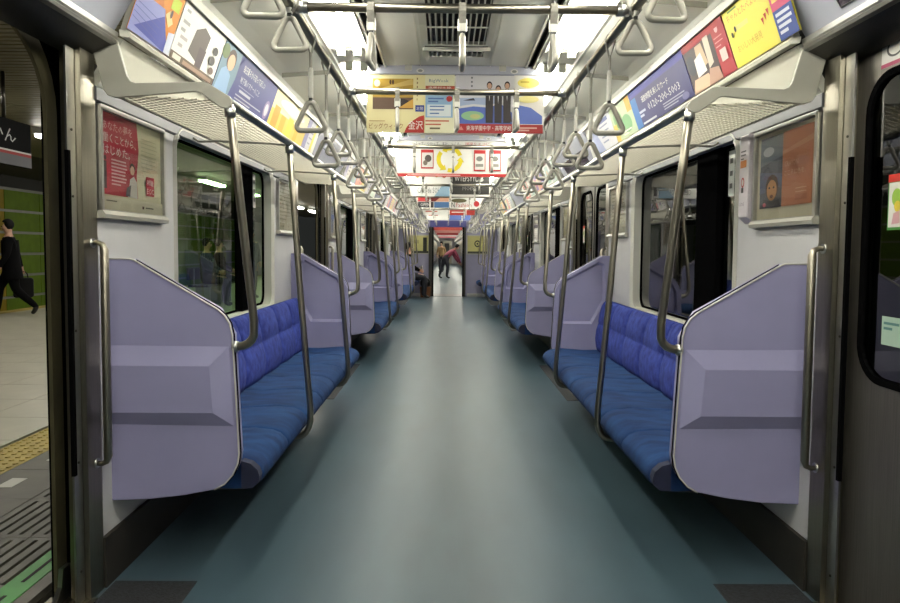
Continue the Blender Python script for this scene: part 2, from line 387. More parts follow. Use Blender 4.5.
# window units
wn = 0
for s in (-1, 1):
    for bi, yb in enumerate(SHELL):
        wn += 1
        root = thing('window_%d' % wn, 'train window with black mullion, %s, %s' % (SIDE[s], (['behind'] + BAYN)[bi] if bi else 'behind the bays'), 'window', (s * 1.30, yb + 1.49, .83)); root['kind'] = 'structure'
        o_ = rrect(yb + .61, yb + 2.37, .805, 1.785, .11); i_ = rrect(yb + .645, yb + 2.335, .84, 1.75, .08)
        part('window_frame', MB().ring(o_, i_, s * 1.262, s * 1.345, 'x', ai=s * 1.275, bi=s * 1.345), mat('cream_frame', (214, 213, 204), .35), root)
        a, b = (1.72, 1.97) if s < 0 else (.92, 1.20)
        part('mullion', MB().box(*sorted((s * 1.30, s * 1.345)), yb + a, yb + b, .84, 1.75), M_BLACK, root)
        part('gasket', MB().ring(rrect(yb + .645, yb + 2.335, .84, 1.75, .08), rrect(yb + .657, yb + 2.323, .852, 1.738, .07), s * 1.325, s * 1.338, 'x'), M_BLACK, root)
        for (c0, c1) in ((.65, a), (b, 2.33)):
            gx = s * 1.332
            q = [(gx, yb + c0, .845), (gx, yb + c1, .845), (gx, yb + c1, 1.745), (gx, yb + c0, 1.745)]
            if s > 0: q = q[::-1]
            g = MB().add(q, [(0, 1, 2, 3)]).build('window_pane', G_LEFT if s < 0 else G_RIGHT, root, origin=tuple(root.location), fix=False)
        # small notice with two black marks on the narrow pane
        if bi == 1:
            yy = yb + (2.06 if s < 0 else .78); stt = MB().add([(s * 1.328, yy, 1.50), (s * 1.328, yy + .07, 1.50), (s * 1.328, yy + .07, 1.72), (s * 1.328, yy, 1.72)], [(0, 1, 2, 3)])
            nst = part('window_sticker', stt, mat('pale_sticker', (196, 200, 196), .4), root)
            nst.hide_render = False
            bl = MB()
            for zz in (1.55, 1.61, 1.67): bl.box(*sorted((s * 1.3265, s * 1.3255)), yy + .02, yy + .05, zz - .012, zz + .012)
            bl.build('sticker_mark', M_DARKP, nst, origin=tuple(root.location))

# doors
dn = 0
for s in (1, -1):
    for k in range(0, 4):
        ya = YB0 + PITCH * (k - 1) + LB; yb = YB0 + PITCH * k; yc = (ya + yb) / 2
        dn += 1
        root = thing('door_%d' % dn, ('closed pair of steel sliding doors, %s, %s' if s > 0 else 'open pair of sliding doors drawn into the wall, %s, %s') % (SIDE[s], ['at the bay farthest from the end wall', 'second doorway', 'third doorway', 'beside the end seats'][k]), 'door', (s * 1.345, yc, 0)); root['kind'] = 'structure'
        for d in (-1, 1):
            e0 = yc if s > 0 else (yc + d * .765)
            y0, y1 = sorted((e0 + d * .002, e0 + d * .725))
            if s < 0: y0, y1 = sorted((e0, e0 + d * .69))
            inn = rrect(y0 + .085, y1 - .075, .82, 1.80, .12)
            x0, x1 = sorted((s * 1.335, s * 1.362))
            lf = part('door_leaf', MB().ring(orect(y0, y1, .012, 1.90, inn), inn, x0, x1, 'x'), M_LEAF, root)
            g2 = rrect(y0 + .100, y1 - .090, .835, 1.785, .108)
            MB().ring(rrect(y0 + .078, y1 - .068, .813, 1.807, .126), g2, s * 1.330, s * 1.35, 'x').build('gasket', M_BLACK, lf, origin=tuple(root.location))
            gx = s * 1.341; q = [(gx, y0 + .09, .825), (gx, y1 - .08, .825), (gx, y1 - .08, 1.795), (gx, y0 + .09, 1.795)]
            if s > 0: q = q[::-1]
            MB().add(q, [(0, 1, 2, 3)]).build('door_pane', G_RIGHT, lf, origin=tuple(root.location), fix=False)
            ed = yc if s > 0 else e0
            MB().box(x0 - .001, x1 + .001, *sorted((ed, ed + d * .02)), .012, 1.90).build('edge_rubber', M_BLACK, lf, origin=tuple(root.location))
            if s > 0 and k <= 2:
                sy = (y1 - .265 if d > 0 else y0 + .135)
                P0 = (s * 1.3385, sy + .075, 1.305); stk = [('r', 0, 0, 1, 1, (70, 150, 60)), ('r', .06, .05, .88, .80, (232, 232, 226)), ('r', 0, .86, 1, .14, (206, 52, 40)), ('e', .55, .58, .3, .16, (150, 196, 70)), ('e', .62, .42, .2, .1, (226, 206, 60)), ('p', [(.3, .1), (.8, .12), (.75, .34), (.4, .3)], (220, 170, 180))]
                printed('door_sticker', lf, P0, (0, -1, 0), (0, 0, 1), stk, .078, .172, root.location)
                if d > 0: printed('door_notice', lf, (s * 1.3385, sy + .08, .945), (0, -1, 0), (0, 0, 1), [('r', 0, 0, 1, 1, (186, 214, 196)), ('l', .1, .72, .8, 2, .18, .09, (90, 140, 140))], .10, .09, root.location)
                if d > 0 and k == 0:
                    printed('hand_warning_sticker', lf, (s * 1.334, y1 - .135, 1.815), (0, -1, 0), (0, 0, 1), [('r', 0, 0, 1, 1, (206, 204, 200)), ('r', 0, 0, 1, .12, (166, 40, 90)), ('e', .42, .5, .26, .26, (60, 60, 62)), ('e', .42, .5, .2, .2, (214, 212, 206)), ('p', [(.6, .75), (.78, .6), (.85, .8)], (40, 40, 40)), ('p', [(.2, .62), (.08, .8), (.3, .8)], (40, 40, 40))], .16, .105, root.location)

# ------------------------------------------------------------------ end wall with its doorway
ew = MB()
ew.box(-1.37, -.41, YEND, YEND + .06, 0, 2.3).box(.41, 1.37, YEND, YEND + .06, 0, 2.3).box(-.41, .41, YEND, YEND + .06, 1.94, 2.3)
ewo = tag(ew.build('wall_end', M_ENDW), 'lavender end wall of the car around the gangway doorway', 'wall', kind='structure')
MB().box(-.47, .47, YEND - .05, YEND - .001, 1.80, 1.965).build('lintel_cover', M_NAVYT, ewo)
for x0, x1, m_ in ((-.50, -.41, M_DARKST), (-.41, -.375, M_BLACK), (.375, .41, M_BLACK), (.41, .46, M_DARKST)):
    MB().box(x0, x1, YEND - .03, YEND + .07, 0, 1.80).build('door_jamb', m_, ewo)
for s in (-1, 1):
    MB().box(*sorted((s * .50, s * 1.27)), YEND - .008, YEND - .001, 0, .085).build('kick_plate', M_ALU, ewo)
tag(MB().box(-1.37, 1.37, YBACK - .05, YBACK, 0, 2.3).build('wall_back', M_ENDW), 'lavender end wall at the other end of the car', 'wall', kind='structure')
for s in (-1, 1):
    r = thing('end_window', 'framed pale yellow window in the end wall beside the doorway, ' + SIDE[s], 'window', (s * .76, YEND, 1.15))
    part('window_frame', MB().box(s * .76 - .28, s * .76 + .28, YEND - .022, YEND - .001, 1.10, 1.60), M_GREYP, r)
    it = [('r', 0, 0, 1, 1, (206, 200, 132)), ('r', 0, 0, 1, .12, (70, 72, 62))]
    if s > 0: it += [('e', .5, .56, .16, .2, (52, 52, 44)), ('e', .5, .56, .10, .12, (206, 200, 132)), ('e', .5, .56, .05, .06, (52, 52, 44))]
    else: it += [('r', .72, .1, .2, .8, (60, 62, 52)), ('r', .2, .55, .3, .2, (170, 160, 110))]
    printed('print', r, (s * .76 - .25, YEND - .0225, 1.125), (1, 0, 0), (0, 0, 1), it, .50, .45, r.location)

# ------------------------------------------------------------------ ceiling lights (real tubes)
LY = []
yy = 2.50 - 1.39 * 6
while yy < YEND - 1.2: LY.append(yy); yy += 1.39
LY = [y for y in LY if y > YBACK]
for s in (-1, 1):
    for y0 in LY: MB().box(*sorted((s * .456, s * .651)), y0 + 1.165, y0 + 1.385, 2.266, 2.31).build('light_gap_cover', M_CEIL, ceil)
    proto = None
    for i, y0 in enumerate(LY):
        lab = '%s twin-tube ceiling light from the end wall, %s' % (ORD[len(LY) - 1 - i], SIDE[s])
        grp = 'ceiling lights over the ' + SIDE[s]
        if proto is None:
            r = thing('ceiling_light', lab, 'light', (s * .553, y0, 2.312), grp); proto = r
            part('reflector', MB().prism([(s * .648, 2.313), (s * .648, 2.262), (s * .61, 2.276), (s * .496, 2.276), (s * .459, 2.262), (s * .459, 2.313)], y0, y0 + 1.16, 'y'), M_REFL, r)
            for dx in (-.042, .042):
                t = part('tube', MB().tube([(s * .553 + dx, y0 + .045, 2.246), (s * .553 + dx, y0 + 1.115, 2.246)], .016, 12), M_TUBE, r)
                for ye in (y0 + .012, y0 + 1.116): part('tube_socket', MB().box(s * .553 + dx - .02, s * .553 + dx + .02, ye, ye + .032, 2.226, 2.300), mat('socket_plastic', (196, 198, 180), .4), r)
        else: dup(proto, (0, y0 - LY[0], 0), lab)

# ------------------------------------------------------------------ air grilles
gp = None
for bi, y0 in enumerate((YB0 + .25, YB0 + .25 + PITCH, YB0 + .25 + 2 * PITCH)):
    lab = 'slatted air grille in the ceiling over ' + BAYN[bi]
    if gp is None:
        r = gp = thing('air_grille', lab, 'grille', (0, y0, 2.285), 'ceiling air grilles')
        part('backing', MB().box(-.165, .165, y0 - .85, y0 + 1.01, 2.2868, 2.2885), M_SLOT, r)
        for a, b in ((-.85, .80), (.88, 1.01)):
            f = MB()
            i_ = rrect(-.145, .145, y0 + a + .02, y0 + b - .02, .004, 2); o_ = rrect(-.178, .178, y0 + a, y0 + b, .006, 2)
            f.ring(o_, i_, 2.268, 2.287, 'z'); part('grille_frame', f, M_CREAM, r)
            for q in range(11):
                x = -.132 + q * .0264
                part('slat', MB().add([(x, y0 + a + .02, 2.269), (x + .004, y0 + a + .02, 2.269), (x + .010, y0 + a + .02, 2.286), (x + .006, y0 + a + .02, 2.286), (x, y0 + b - .02, 2.269), (x + .004, y0 + b - .02, 2.269), (x + .010, y0 + b - .02, 2.286), (x + .006, y0 + b - .02, 2.286)], [(0, 1, 2, 3), (7, 6, 5, 4), (0, 4, 5, 1), (1, 5, 6, 2), (2, 6, 7, 3), (3, 7, 4, 0)]), M_CREAM, r)
            for t in ((-.35, .12, .50) if b - a > .5 else ()): part('crossbar', MB().box(-.145, .145, y0 + t, y0 + t + .012, 2.267, 2.272), M_CREAM, r)
    else: dup(gp, (0, PITCH * bi, 0), lab)

# ------------------------------------------------------------------ benches
def smooth_grid(mb, rows, mi=0, cap=True):
    n = len(rows[0]); vs = [p for r in rows for p in r]; fs = []
    for i in range(len(rows) - 1):
        for k in range(n): fs.append((i * n + k, i * n + (k + 1) % n, (i + 1) * n + (k + 1) % n, (i + 1) * n + k))
    mb.add(vs, fs, mi, True)
    o = len(mb.v) - len(vs)
    if cap: mb.f += [tuple(o + k for k in range(n))[::-1], tuple(o + (len(rows) - 1) * n + k for k in range(n))]; mb.mi += [mi, mi]; mb.sm += [False, False]
def cushion(s, y0, wd, x_off=0):
    mb = MB(); rows = []
    base = [(1.20, .33), (.84, .318), (.775, .325), (.742, .348), (.730, .378), (.738, .408), (.762, .432), (.80, .446), (.88, .448), (.97, .442), (1.06, .436), (1.14, .438), (1.20, .445)]
    for t in (0, .012, .04, .12, .3, .5, .7, .88, .96, .988, 1):
        e = min(t, 1 - t); dip = -.010 if e == 0 else (-.004 if e < .02 else (-.001 if e < .05 else 0)); crown = .003 * math.cos((t - .5) * math.pi * 2)
        rows.append([(s * (x + (-dip * .7 if x < .8 else 0)), y0 + t * wd, z + ((dip + crown * (-1 if .85 < x < 1.15 else 1)) if z > .39 else 0)) for x, z in base])
    smooth_grid(mb, rows); return mb
def backrest(s, y0, wd):
    mb = MB(); rows = []
    base = [(1.26, .44), (1.165, .44), (1.155, .47), (1.150, .53), (1.158, .60), (1.172, .645), (1.178, .655), (1.172, .668), (1.178, .73), (1.192, .79), (1.206, .822), (1.222, .836), (1.25, .838), (1.26, .82)]
    for t in (0, .02, .06, .2, .4, .6, .8, .94, .98, 1):
        e = min(t, 1 - t); dip = .016 if e == 0 else (.009 if e < .03 else (.003 if e < .1 else 0))
        wav = lambda z: .022 * math.sin((z - .44) / .40 * math.pi * 1.15 + .2)
        rows.append([(s * (x + (dip if x < 1.24 else 0) - (.006 * math.sin(t * math.pi) if x < 1.2 else 0)), y0 + t * wd + wav(z) * (1 if 0 < t < 1 else 1), z - (.006 if e == 0 and z > .8 else 0)) for x, z in base])
    smooth_grid(mb, rows); return mb
def make_bench(s, y0, n, label):
    SW = (LB - .108) / 7; L = LB if n == 7 else SW * n + .06; r = thing('bench_seat', label, 'bench', (s * 1.0, y0, 0), 'long blue benches')
    for i in range(n):
        c = part('seat_cushion', cushion(s, y0 + .054 + i * SW, SW - .002), M_SEAT, r)
        part('back_cushion', backrest(s, y0 + .054 + i * SW, SW - .002), M_BACK, r)
    part('end_bolster', MB().prism([(s * .765, .335), (s * .742, .355), (s * .737, .38), (s * .745, .405), (s * .77, .428), (s * .805, .438), (s * .805, .335)], y0 + .012, y0 + .053, 'y'), M_SEATD, r)
    part('seat_pan', MB().prism([(s * .80, .316), (s * 1.27, .30), (s * 1.27, .34), (s * .80, .332)], y0 + .06, y0 + L - .06, 'y'), M_DARKP, r)
    part('heater_box', MB().prism([(s * 1.236, .19), (s * 1.20, .20), (s * 1.14, .28), (s * 1.14, .315), (s * 1.27, .315), (s * 1.27, .19)], y0 + .5, y0 + L - .2, 'y'), M_KICK, r)
    for t in (.18, .5, .82):
        part('support_arm', MB().prism([(s * 1.26, .20), (s * 1.0, .285), (s * .84, .30), (s * .84, .318), (s * 1.26, .318)], y0 + L * t - .02, y0 + L * t + .02, 'y'), M_DARKST, r)
    return r
OUT = [(1.285, 1.19), (1.20, 1.19), (1.185, 1.186), (.882, 1.008), (.856, .985), (.838, .955), (.829, .915), (.817, .68), (.808, .47), (.814, .43), (.832, .39), (.862, .356), (.90, .334), (1.01, .312), (1.14, .296), (1.285, .290)]
def make_partition(s, y, dr, label, group):
    """dr = -1: door face looks to lower y"""
    r = thing('seat_partition', label, 'partition', (s * 1.05, y, .29), group)
    T = lambda mb: mb.map(lambda x, q, z: (s * x, y + dr * q, z))
    part('panel', T(MB().prism(OUT, -.028, .004, 'y')), M_LAV, r, bevel=.004)
    # raised pad on the door face
    o_ = [(1.284, .872), (.842, .870), (.826, .574), (1.284, .578)]; i_ = [(1.284, .802), (.905, .802), (.893, .630), (1.284, .630)]
    m_ = MB(); m_.add([(x, .004, z) for x, z in o_] + [(x, .036, z) for x, z in i_], [(0, 1, 5, 4), (1, 2, 6, 5), (2, 3, 7, 6), (3, 0, 4, 7), (4, 5, 6, 7)])
    part('raised_pad', T(m_), M_LAV, r)
    # rim and ledge on the seat face
    o_ = [(1.285, .62), (1.285, .86), (1.285, 1.19), (1.20, 1.19), (.882, 1.008), (.829, .915), (.816, .62)]
    i_ = [(1.115, .665), (1.205, .83), (1.205, 1.105), (1.170, 1.125), (.925, .985), (.878, .905), (.866, .665)]
    i2 = [(1.125, .645), (1.222, .825), (1.222, 1.12), (1.172, 1.143), (.915, 1.0), (.863, .91), (.85, .645)]
    m_ = MB(); m_.ring(o_, i2, -.050, -.028, 'y')
    n = 7; vs = [(x, -.050, z) for x, z in i2] + [(x, -.028, z) for x, z in i_]
    m_.add(vs, [(i, (i + 1) % n, n + (i + 1) % n, n + i) for i in range(n)])
    low = [(1.285, .62), (.816, .62), (.808, .47), (.814, .43), (.832, .39), (.862, .356), (.90, .334), (1.01, .312), (1.14, .296), (1.285, .29)]
    m_.prism(low, -.050, -.028, 'y'); part('seat_side_rim', T(m_), M_LAV, r)
    e = [(p[0], .006, p[1]) for p in OUT[:-3]]
    part('edge_strip', T(MB().tube(e, .0030, 6)), M_WHITEP, r)
    e = [(p[0] - .002, -.012, p[1]) for p in OUT[2:-4]]
    part('edge_gasket', T(MB().tube(e, .0030, 6)), M_BLACK, r)
    return r
def arc(c, r, a0, a1, n):
    return [(c[0] + r * math.cos(R_(a0 + (a1 - a0) * i / n)), c[1] + r * math.sin(R_(a0 + (a1 - a0) * i / n))) for i in range(n + 1)]
def make_pole(s, y, short, dr, label, group):
    r = thing('grab_pole', label, 'pole', (s * .80, y, .30 if not short else .84), group)
    if short:
        p = [(.806, 1.735), (.790, 1.50), (.768, 1.18), (.752, .965)] + [(.752 + .055 - .055 * math.cos(R_(a)), .955 - .055 * math.sin(R_(a)) - .03) for a in (15, 35, 55, 75, 90)] + [(.83, .868)]
    else:
        p = [(.806, 1.735), (.785, 1.45), (.757, 1.05), (.729, .70), (.708, .455)] + [(.706 + .06 - .06 * math.cos(R_(a)), (.40 - .06 * math.sin(R_(a)) * 1.55)) for a in (10, 30, 50, 70, 85)] + [(.80, .303), (.83, .297)]
    ty = (lambda z: y + (dr * .10 * max(0, z - .93) / .805 if short else 0))
    part('pole_tube', MB().tube([(s * x, ty(z), z) for x, z in p], .0155, 12), M_PIPE, r)
    part('top_clamp', MB().tube([(s * .806, ty(1.722), 1.722), (s * .804, ty(1.69), 1.690)], .0195, 12), M_ALU, r)
    x, z = p[-1]; x0 = p[-2][0]
    part('foot_socket', MB().tube([(s * (x - .018), y, z), (s * (x + .002), y, z)], .021, 12), M_ALU, r)
    return r
def make_rack(s, y0, L, label):
    r = thing('luggage_rack', label, 'rack', (s * 1.0, y0, 1.72), 'luggage racks')
    bp = [(1.275, 1.93), (1.235, 1.775), (1.222, 1.757), (1.195, 1.748), (1.10, 1.756), (.915, 1.772), (.90, 1.768), (.835, 1.720), (.810, 1.714), (.793, 1.724), (.790, 1.742), (.80, 1.757), (.875, 1.802), (.892, 1.806), (1.125, 1.799), (1.142, 1.806), (1.152, 1.822), (1.185, 1.945)]
    for yy in (y0 - .006, y0 + L - .006): part('bracket', MB().prism([(s * x, z) for x, z in bp], yy, yy + .014, 'y'), M_GREYP, r, bevel=.003)
    part('front_pipe', MB().tube([(s * .806, y0, 1.739), (s * .806, y0 + L, 1.739)], .0165, 12), M_ALU, r)
    part('rear_pipe', MB().tube([(s * 1.20, y0, 1.762), (s * 1.20, y0 + L, 1.762)], .008, 8), M_GREYP, r)
    part('mesh_rim', MB().box(*sorted((s * .828, s * .838)), y0, y0 + L, 1.741, 1.749), M_GREYP, r)
    for t in (.289, .690):
        yy = y0 + L * t
        part('cross_rib', MB().tube([(s * .806, yy, 1.728), (s * .9, yy, 1.736), (s * 1.15, yy, 1.746), (s * 1.215, yy, 1.741), (s * 1.242, yy, 1.742), (s * 1.268, yy, 1.760)], .006, 8), M_GREYP, r)
    wires = MB(); x0, x1 = .83, 1.20; D = x1 - x0; stp = .034; hh = .0018
    zz = lambda x: 1.744 + (x - x0) * .045
    k = -int(D / stp)
    for sgn in (1, -1):
        y = y0 - D
        while y < y0 + L + D:
            ya, yb = (y, y + D * .75) if sgn > 0 else (y + D * .75, y)
            # clip to [y0, y0+L]
            ts = []
            for t in (0, 1): ts.append(t)
            t0, t1 = 0.0, 1.0; dy = yb - ya
            for lim, lo in ((y0, True), (y0 + L, False)):
                tt = (lim - ya) / dy
                if (dy > 0) == lo: t0 = max(t0, tt)
                else: t1 = min(t1, tt)
            if t1 - t0 > .02:
                a = (x0 + D * t0, ya + dy * t0); b = (x0 + D * t1, ya + dy * t1); q = .0046
                wires.add([(s * a[0], a[1] - q, zz(a[0]) - hh), (s * a[0], a[1] + q, zz(a[0]) - hh), (s * a[0], a[1], zz(a[0]) + hh * 1.5), (s * b[0], b[1] - q, zz(b[0]) - hh), (s * b[0], b[1] + q, zz(b[0]) - hh), (s * b[0], b[1], zz(b[0]) + hh * 1.5)], [(0, 3, 4, 1), (1, 4, 5, 2), (2, 5, 3, 0)])
            y += stp
    o = part('wire_mesh', wires, M_MESH, r, fix=False); o['kind'] = 'stuff'
    return r
def make_handle(s, y, dr, label, group):
    r = thing('door_grab_handle', label, 'handle', (s * 1.25, y, .47), group)
    P = [(1.275, 1.245), (1.255, 1.248), (1.238, 1.240), (1.232, 1.222), (1.232, .495), (1.238, .476), (1.255, .468), (1.275, .470)]
    part('bar', MB().tube([(s * x, y, z) for x, z in P], [.009, .009, .011, .0145, .0145, .011, .009, .009], 10), M_PIPE, r)
    for z in (1.246, .470): part('mount', MB().tube([(s * 1.268, y, z), (s * 1.276, y, z)], .018, 10), M_ALU, r)
    return r
ordn = ['first', 'second', 'third', 'fourth']
for s in (-1, 1):
    b0 = make_bench(s, YB0, 7, ''); p0 = make_partition(s, YB0, -1, '', 'seat partitions'); p1 = make_partition(s, YB0 + LB, 1, '', 'seat partitions')
    rk = make_rack(s, YB0 - .10, LB + .20, '')
    poles = [make_pole(s, YB0 + .012, True, -1, '', 'bench grab poles'), make_pole(s, YB0 + .83, False, 1, '', 'bench grab poles'), make_pole(s, YB0 + 2.13, False, 1, '', 'bench grab poles'), make_pole(s, YB0 + LB - .012, True, 1, '', 'bench grab poles')]
    h0 = make_handle(s, YB0 - .125, -1, '', 'door grab handles'); h1 = make_handle(s, YB0 + LB + .125, 1, '', 'door grab handles')
    for k in range(3):
        dl = (0, PITCH * k, 0); f = (lambda o: o) if k == 0 else (lambda o: dup(o, dl))
        w_ = '%s, %s' % (BAYN[k], SIDE[s])
        f(b0)['label'] = 'long blue velvet bench for seven in ' + w_
        f(p0)['label'] = 'lavender outer seat partition, ' + w_
        f(p1)['label'] = 'lavender inner seat partition, ' + w_
        f(rk)['label'] = 'wire-mesh luggage rack over the bench in ' + w_
        for q, o in enumerate(poles):
            f(o)['label'] = ['curved steel pole on the outer partition, ', 'tall steel bench pole nearer the outer partition, ', 'tall steel bench pole nearer the inner partition, ', 'curved steel pole on the inner partition, '][q] + w_
        f(h0)['label'] = 'steel door handle bar at the outer partition, ' + w_
        f(h1)['label'] = 'steel door handle bar at the inner partition, ' + w_
    # short end seats
    ye = BAYS[2] + PITCH; n = 2
    o = make_bench(s, ye, n, 'short blue end bench against the lavender end wall, ' + SIDE[s])
    dup(p0, (0, PITCH * 3, 0), 'lavender seat partition of the short end bench, ' + SIDE[s])
    dup(poles[0], (0, PITCH * 3, 0), 'curved steel pole on the short end bench, ' + SIDE[s])
    make_rack(s, ye - .10, YEND - ye + .08, 'short wire-mesh luggage rack over the end bench, ' + SIDE[s])

# ------------------------------------------------------------------ strap rails, cross rails and straps
RZ, RX = 1.985, .533
CR = [2.20 + PITCH * k for k in (-1, 0, 1, 2, 3)] + [3.35 + PITCH * k for k in (0, 1, 2)] + [5.13 + PITCH * k for k in (-1, 0, 1, 2)]
CR = sorted(y for y in CR if YBACK < y < YEND)
for s in (-1, 1):
    r = thing('strap_rail', 'long steel strap rail under the ceiling, ' + SIDE[s], 'rail', (s * RX, YBACK, RZ))
    part('rail_tube', MB().tube([(s * RX, YBACK + .01, RZ), (s * RX, YEND - .01, RZ)], .0155, 12), M_PIPE, r)
    for y in CR:
        if abs((y - 2.20) % PITCH) < .01 or abs((y - 2.20) % PITCH - PITCH) < .01:
            h = MB().prism([(s * RX - .02, RZ - .012), (s * RX + .02, RZ - .012), (s * RX + .034, RZ + .05), (s * RX + .036, RZ + .20), (s * RX + .05, 2.258), (s * RX - .05, 2.258), (s * RX - .036, RZ + .20), (s * RX - .034, RZ + .05)], y - .02, y + .02, 'y')
            part('hanger', h, M_GREYP, r, bevel=.008)
for i, y in enumerate(CR):
    r = thing('cross_rail', 'steel cross rail joining the two strap rails, number %s from the end wall' % (['one', 'two', 'three', 'four', 'five', 'six', 'seven', 'eight', 'nine', 'ten', 'eleven', 'twelve', 'thirteen'][len(CR) - 1 - i]), 'rail', (0, y, RZ), 'cross rails')
    part('rail_tube', MB().tube([(-RX, y, RZ), (RX, y, RZ)], .0145, 12), M_PIPE, r)
    for s in (-1, 1): part('joint', MB().tube([(s * (RX - .05), y, RZ), (s * (RX - .012), y, RZ)], .019, 12), M_ALU, r)
def make_strap(drop, hb):
    """hangs from the origin (rail axis along y); handle bottom at -hb"""
    r = thing('hanging_strap', '', 'strap', (0, 0, 0))
    b = MB(); w2 = .011
    top = [(-.0185, -.012), (-.0175, .004), (-.011, .0155), (0, .0185), (.011, .0155), (.0175, .004), (.0185, -.012), (.003, -.06)]
    top = [(-.003, -.06)] + top
    if drop < .05: top = [(x, max(z, -.03)) for x, z in top]
    ins = [(x * .87, z * .87 if z > 0 else z) for x, z in top]
    for a, c, d, e in zip(top, top[1:], ins, ins[1:]):
        b.add([(a[0], -w2, a[1]), (a[0], w2, a[1]), (c[0], w2, c[1]), (c[0], -w2, c[1]), (d[0] * .9, -w2, d[1]), (d[0] * .9, w2, d[1]), (e[0] * .9, w2, e[1]), (e[0] * .9, -w2, e[1])], [(0, 1, 2, 3), (4, 7, 6, 5), (0, 3, 7, 4), (1, 5, 6, 2)])
    if drop > .06: b.box(-.003, .003, -w2, w2, -drop, -.058)
    b.build('belt', M_BELT, r)
    slv = MB().prism(rrect(-.0075, .0075, -.0145, .0145, .006, 3), -drop - .004, -drop + min(.10, drop * .5), 'z'); slv.build('sleeve', M_WHITEP, r)
    MB().box(-.006, .006, -.008, .008, -drop - .018, -drop - .002).build('clip', M_DARKP, r)
    zt, zb = -drop - .016, -hb + .008; hw = .0525
    tri = []
    for (cx, cz, rr, a0, a1) in ((0, zt - .018, .016, 155, 25), (hw - .016, zb + .014, .014, 25, -90), (-hw + .016, zb + .014, .014, 270, 155)):
        for i in range(6): an = R_(a0 + (a1 - a0) * i / 5); tri.append((cx + rr * math.cos(an), 0, cz + rr * math.sin(an)))
    MB().tube(tri, .0096, 8, closed=True).build('handle', M_STRAP, r)
    return r
STR = {'l': make_strap(.212, .338), 'x': make_strap(.300, .426), 's': make_strap(.066, .185), 'd': make_strap(.026, .148)}
uses = dict.fromkeys(STR, False)
def put(kind, x, y, rot, label, group):
    base = STR[kind]
    if not uses[kind]: o = base; uses[kind] = True
    else: o = copy_tree(base)
    o.location = (x, y, RZ); o.rotation_euler = (0, 0, rot); tag(o, label, 'strap', group)
DOORN = ['fourth doorway from the end wall', 'third doorway from the end wall', 'second doorway from the end wall', 'doorway beside the end seats']
for s in (-1, 1):
    for k, yb in enumerate(BAYS):
        for q in range(10):
            y = yb - .03 + q * .317
            if min(abs(y - c) for c in CR) < .035: y += .045
            ex = q % 3 == 1
            put('x' if ex else 'l', s * RX, y, random.uniform(-.12, .12), '%s hanging strap from the outer partition, %s, %s' % (ORD[q], BAYN[k], SIDE[s]), ('low straps in' if ex else 'long straps in') + ' %s, %s' % (BAYN[k], SIDE[s]))
    for k in range(4):
        yc = YB0 + PITCH * k - .9
        for q, dy in enumerate((-.41, -.10, .23, .54)):
            if k == 0 and dy < 0: continue
            put('d', s * RX, yc + dy, random.uniform(-.15, .15), 'short triangular hanging strap at %s, %s' % (DOORN[k], SIDE[s]), 'short straps at %s, %s' % (DOORN[k], SIDE[s]))
    for q in range(3): put('l', s * RX, BAYS[2] + PITCH + .1 + q * .3, 0, 'long grey hanging strap over the short end bench, ' + SIDE[s], 'straps over the end bench, ' + SIDE[s])
for i, y in enumerate(CR):
    if y < 1.5: continue
    for x, pn in ((-.285, 'strap towards the open doors'), (0, 'middle strap'), (.285, 'strap towards the closed doors')):
        put('s', x, y, R_(90) + random.uniform(-.1, .1), pn + ' on cross rail number %s from the end wall' % (['one', 'two', 'three', 'four', 'five', 'six', 'seven', 'eight', 'nine', 'ten', 'eleven', 'twelve', 'thirteen'][len(CR) - 1 - i]), 'straps on cross rail %d' % i)
# ------------------------------------------------------------------ posters
def sheet_mb(p0, ex, ey, W, H, th=.0016):
    p0, ex, ey = Vector(p0), Vector(ex), Vector(ey); n = ex.cross(ey).normalized()
    q = [p0, p0 + ex * W, p0 + ex * W + ey * H, p0 + ey * H]
    return MB().add([p + n * (th * .5) for p in q] + [p - n * (th * .5) for p in q], [(0, 1, 2, 3), (7, 6, 5, 4), (0, 4, 5, 1), (1, 5, 6, 2), (2, 6, 7, 3), (3, 7, 4, 0)])
def poster(name, label, p0, ex, ey, W, H, bg, items, group, lift=.0014):
    c = Vector(p0) + Vector(ex) * (W / 2)
    r = thing(name, label, 'poster', tuple(c), group)
    sh = part('sheet', sheet_mb(p0, ex, ey, W, H), ink(bg), r)
    if items: printed('print', sh, p0, ex, ey, items, W, H, r.location, lift)
    return r
WHT, BLK, RED, CRM = (244, 243, 238), (30, 30, 32), (196, 40, 46), (246, 234, 178)
def people_items(x, y, w, h, suit=(34, 34, 40), n=3):
    it = []
    for i in range(n):
        cx = x + w * (i + .5) / n; hh = h * (1 - .1 * (i % 2))
        it += [('p', [(cx - w * .40 / n, y), (cx + w * .40 / n, y), (cx + w * .44 / n, y + hh * .62), (cx + w * .18 / n, y + hh * .72), (cx - w * .18 / n, y + hh * .72), (cx - w * .44 / n, y + hh * .62)], suit),
               ('p', [(cx - w * .1 / n, y + hh * .72), (cx + w * .1 / n, y + hh * .72), (cx, y + hh * .45)], (236, 236, 236)),
               ('e', cx, y + hh * .80, .032, .066, (46, 32, 28)), ('e', cx, y + hh * .785, .025, .050, (222, 176, 148))]
    return it
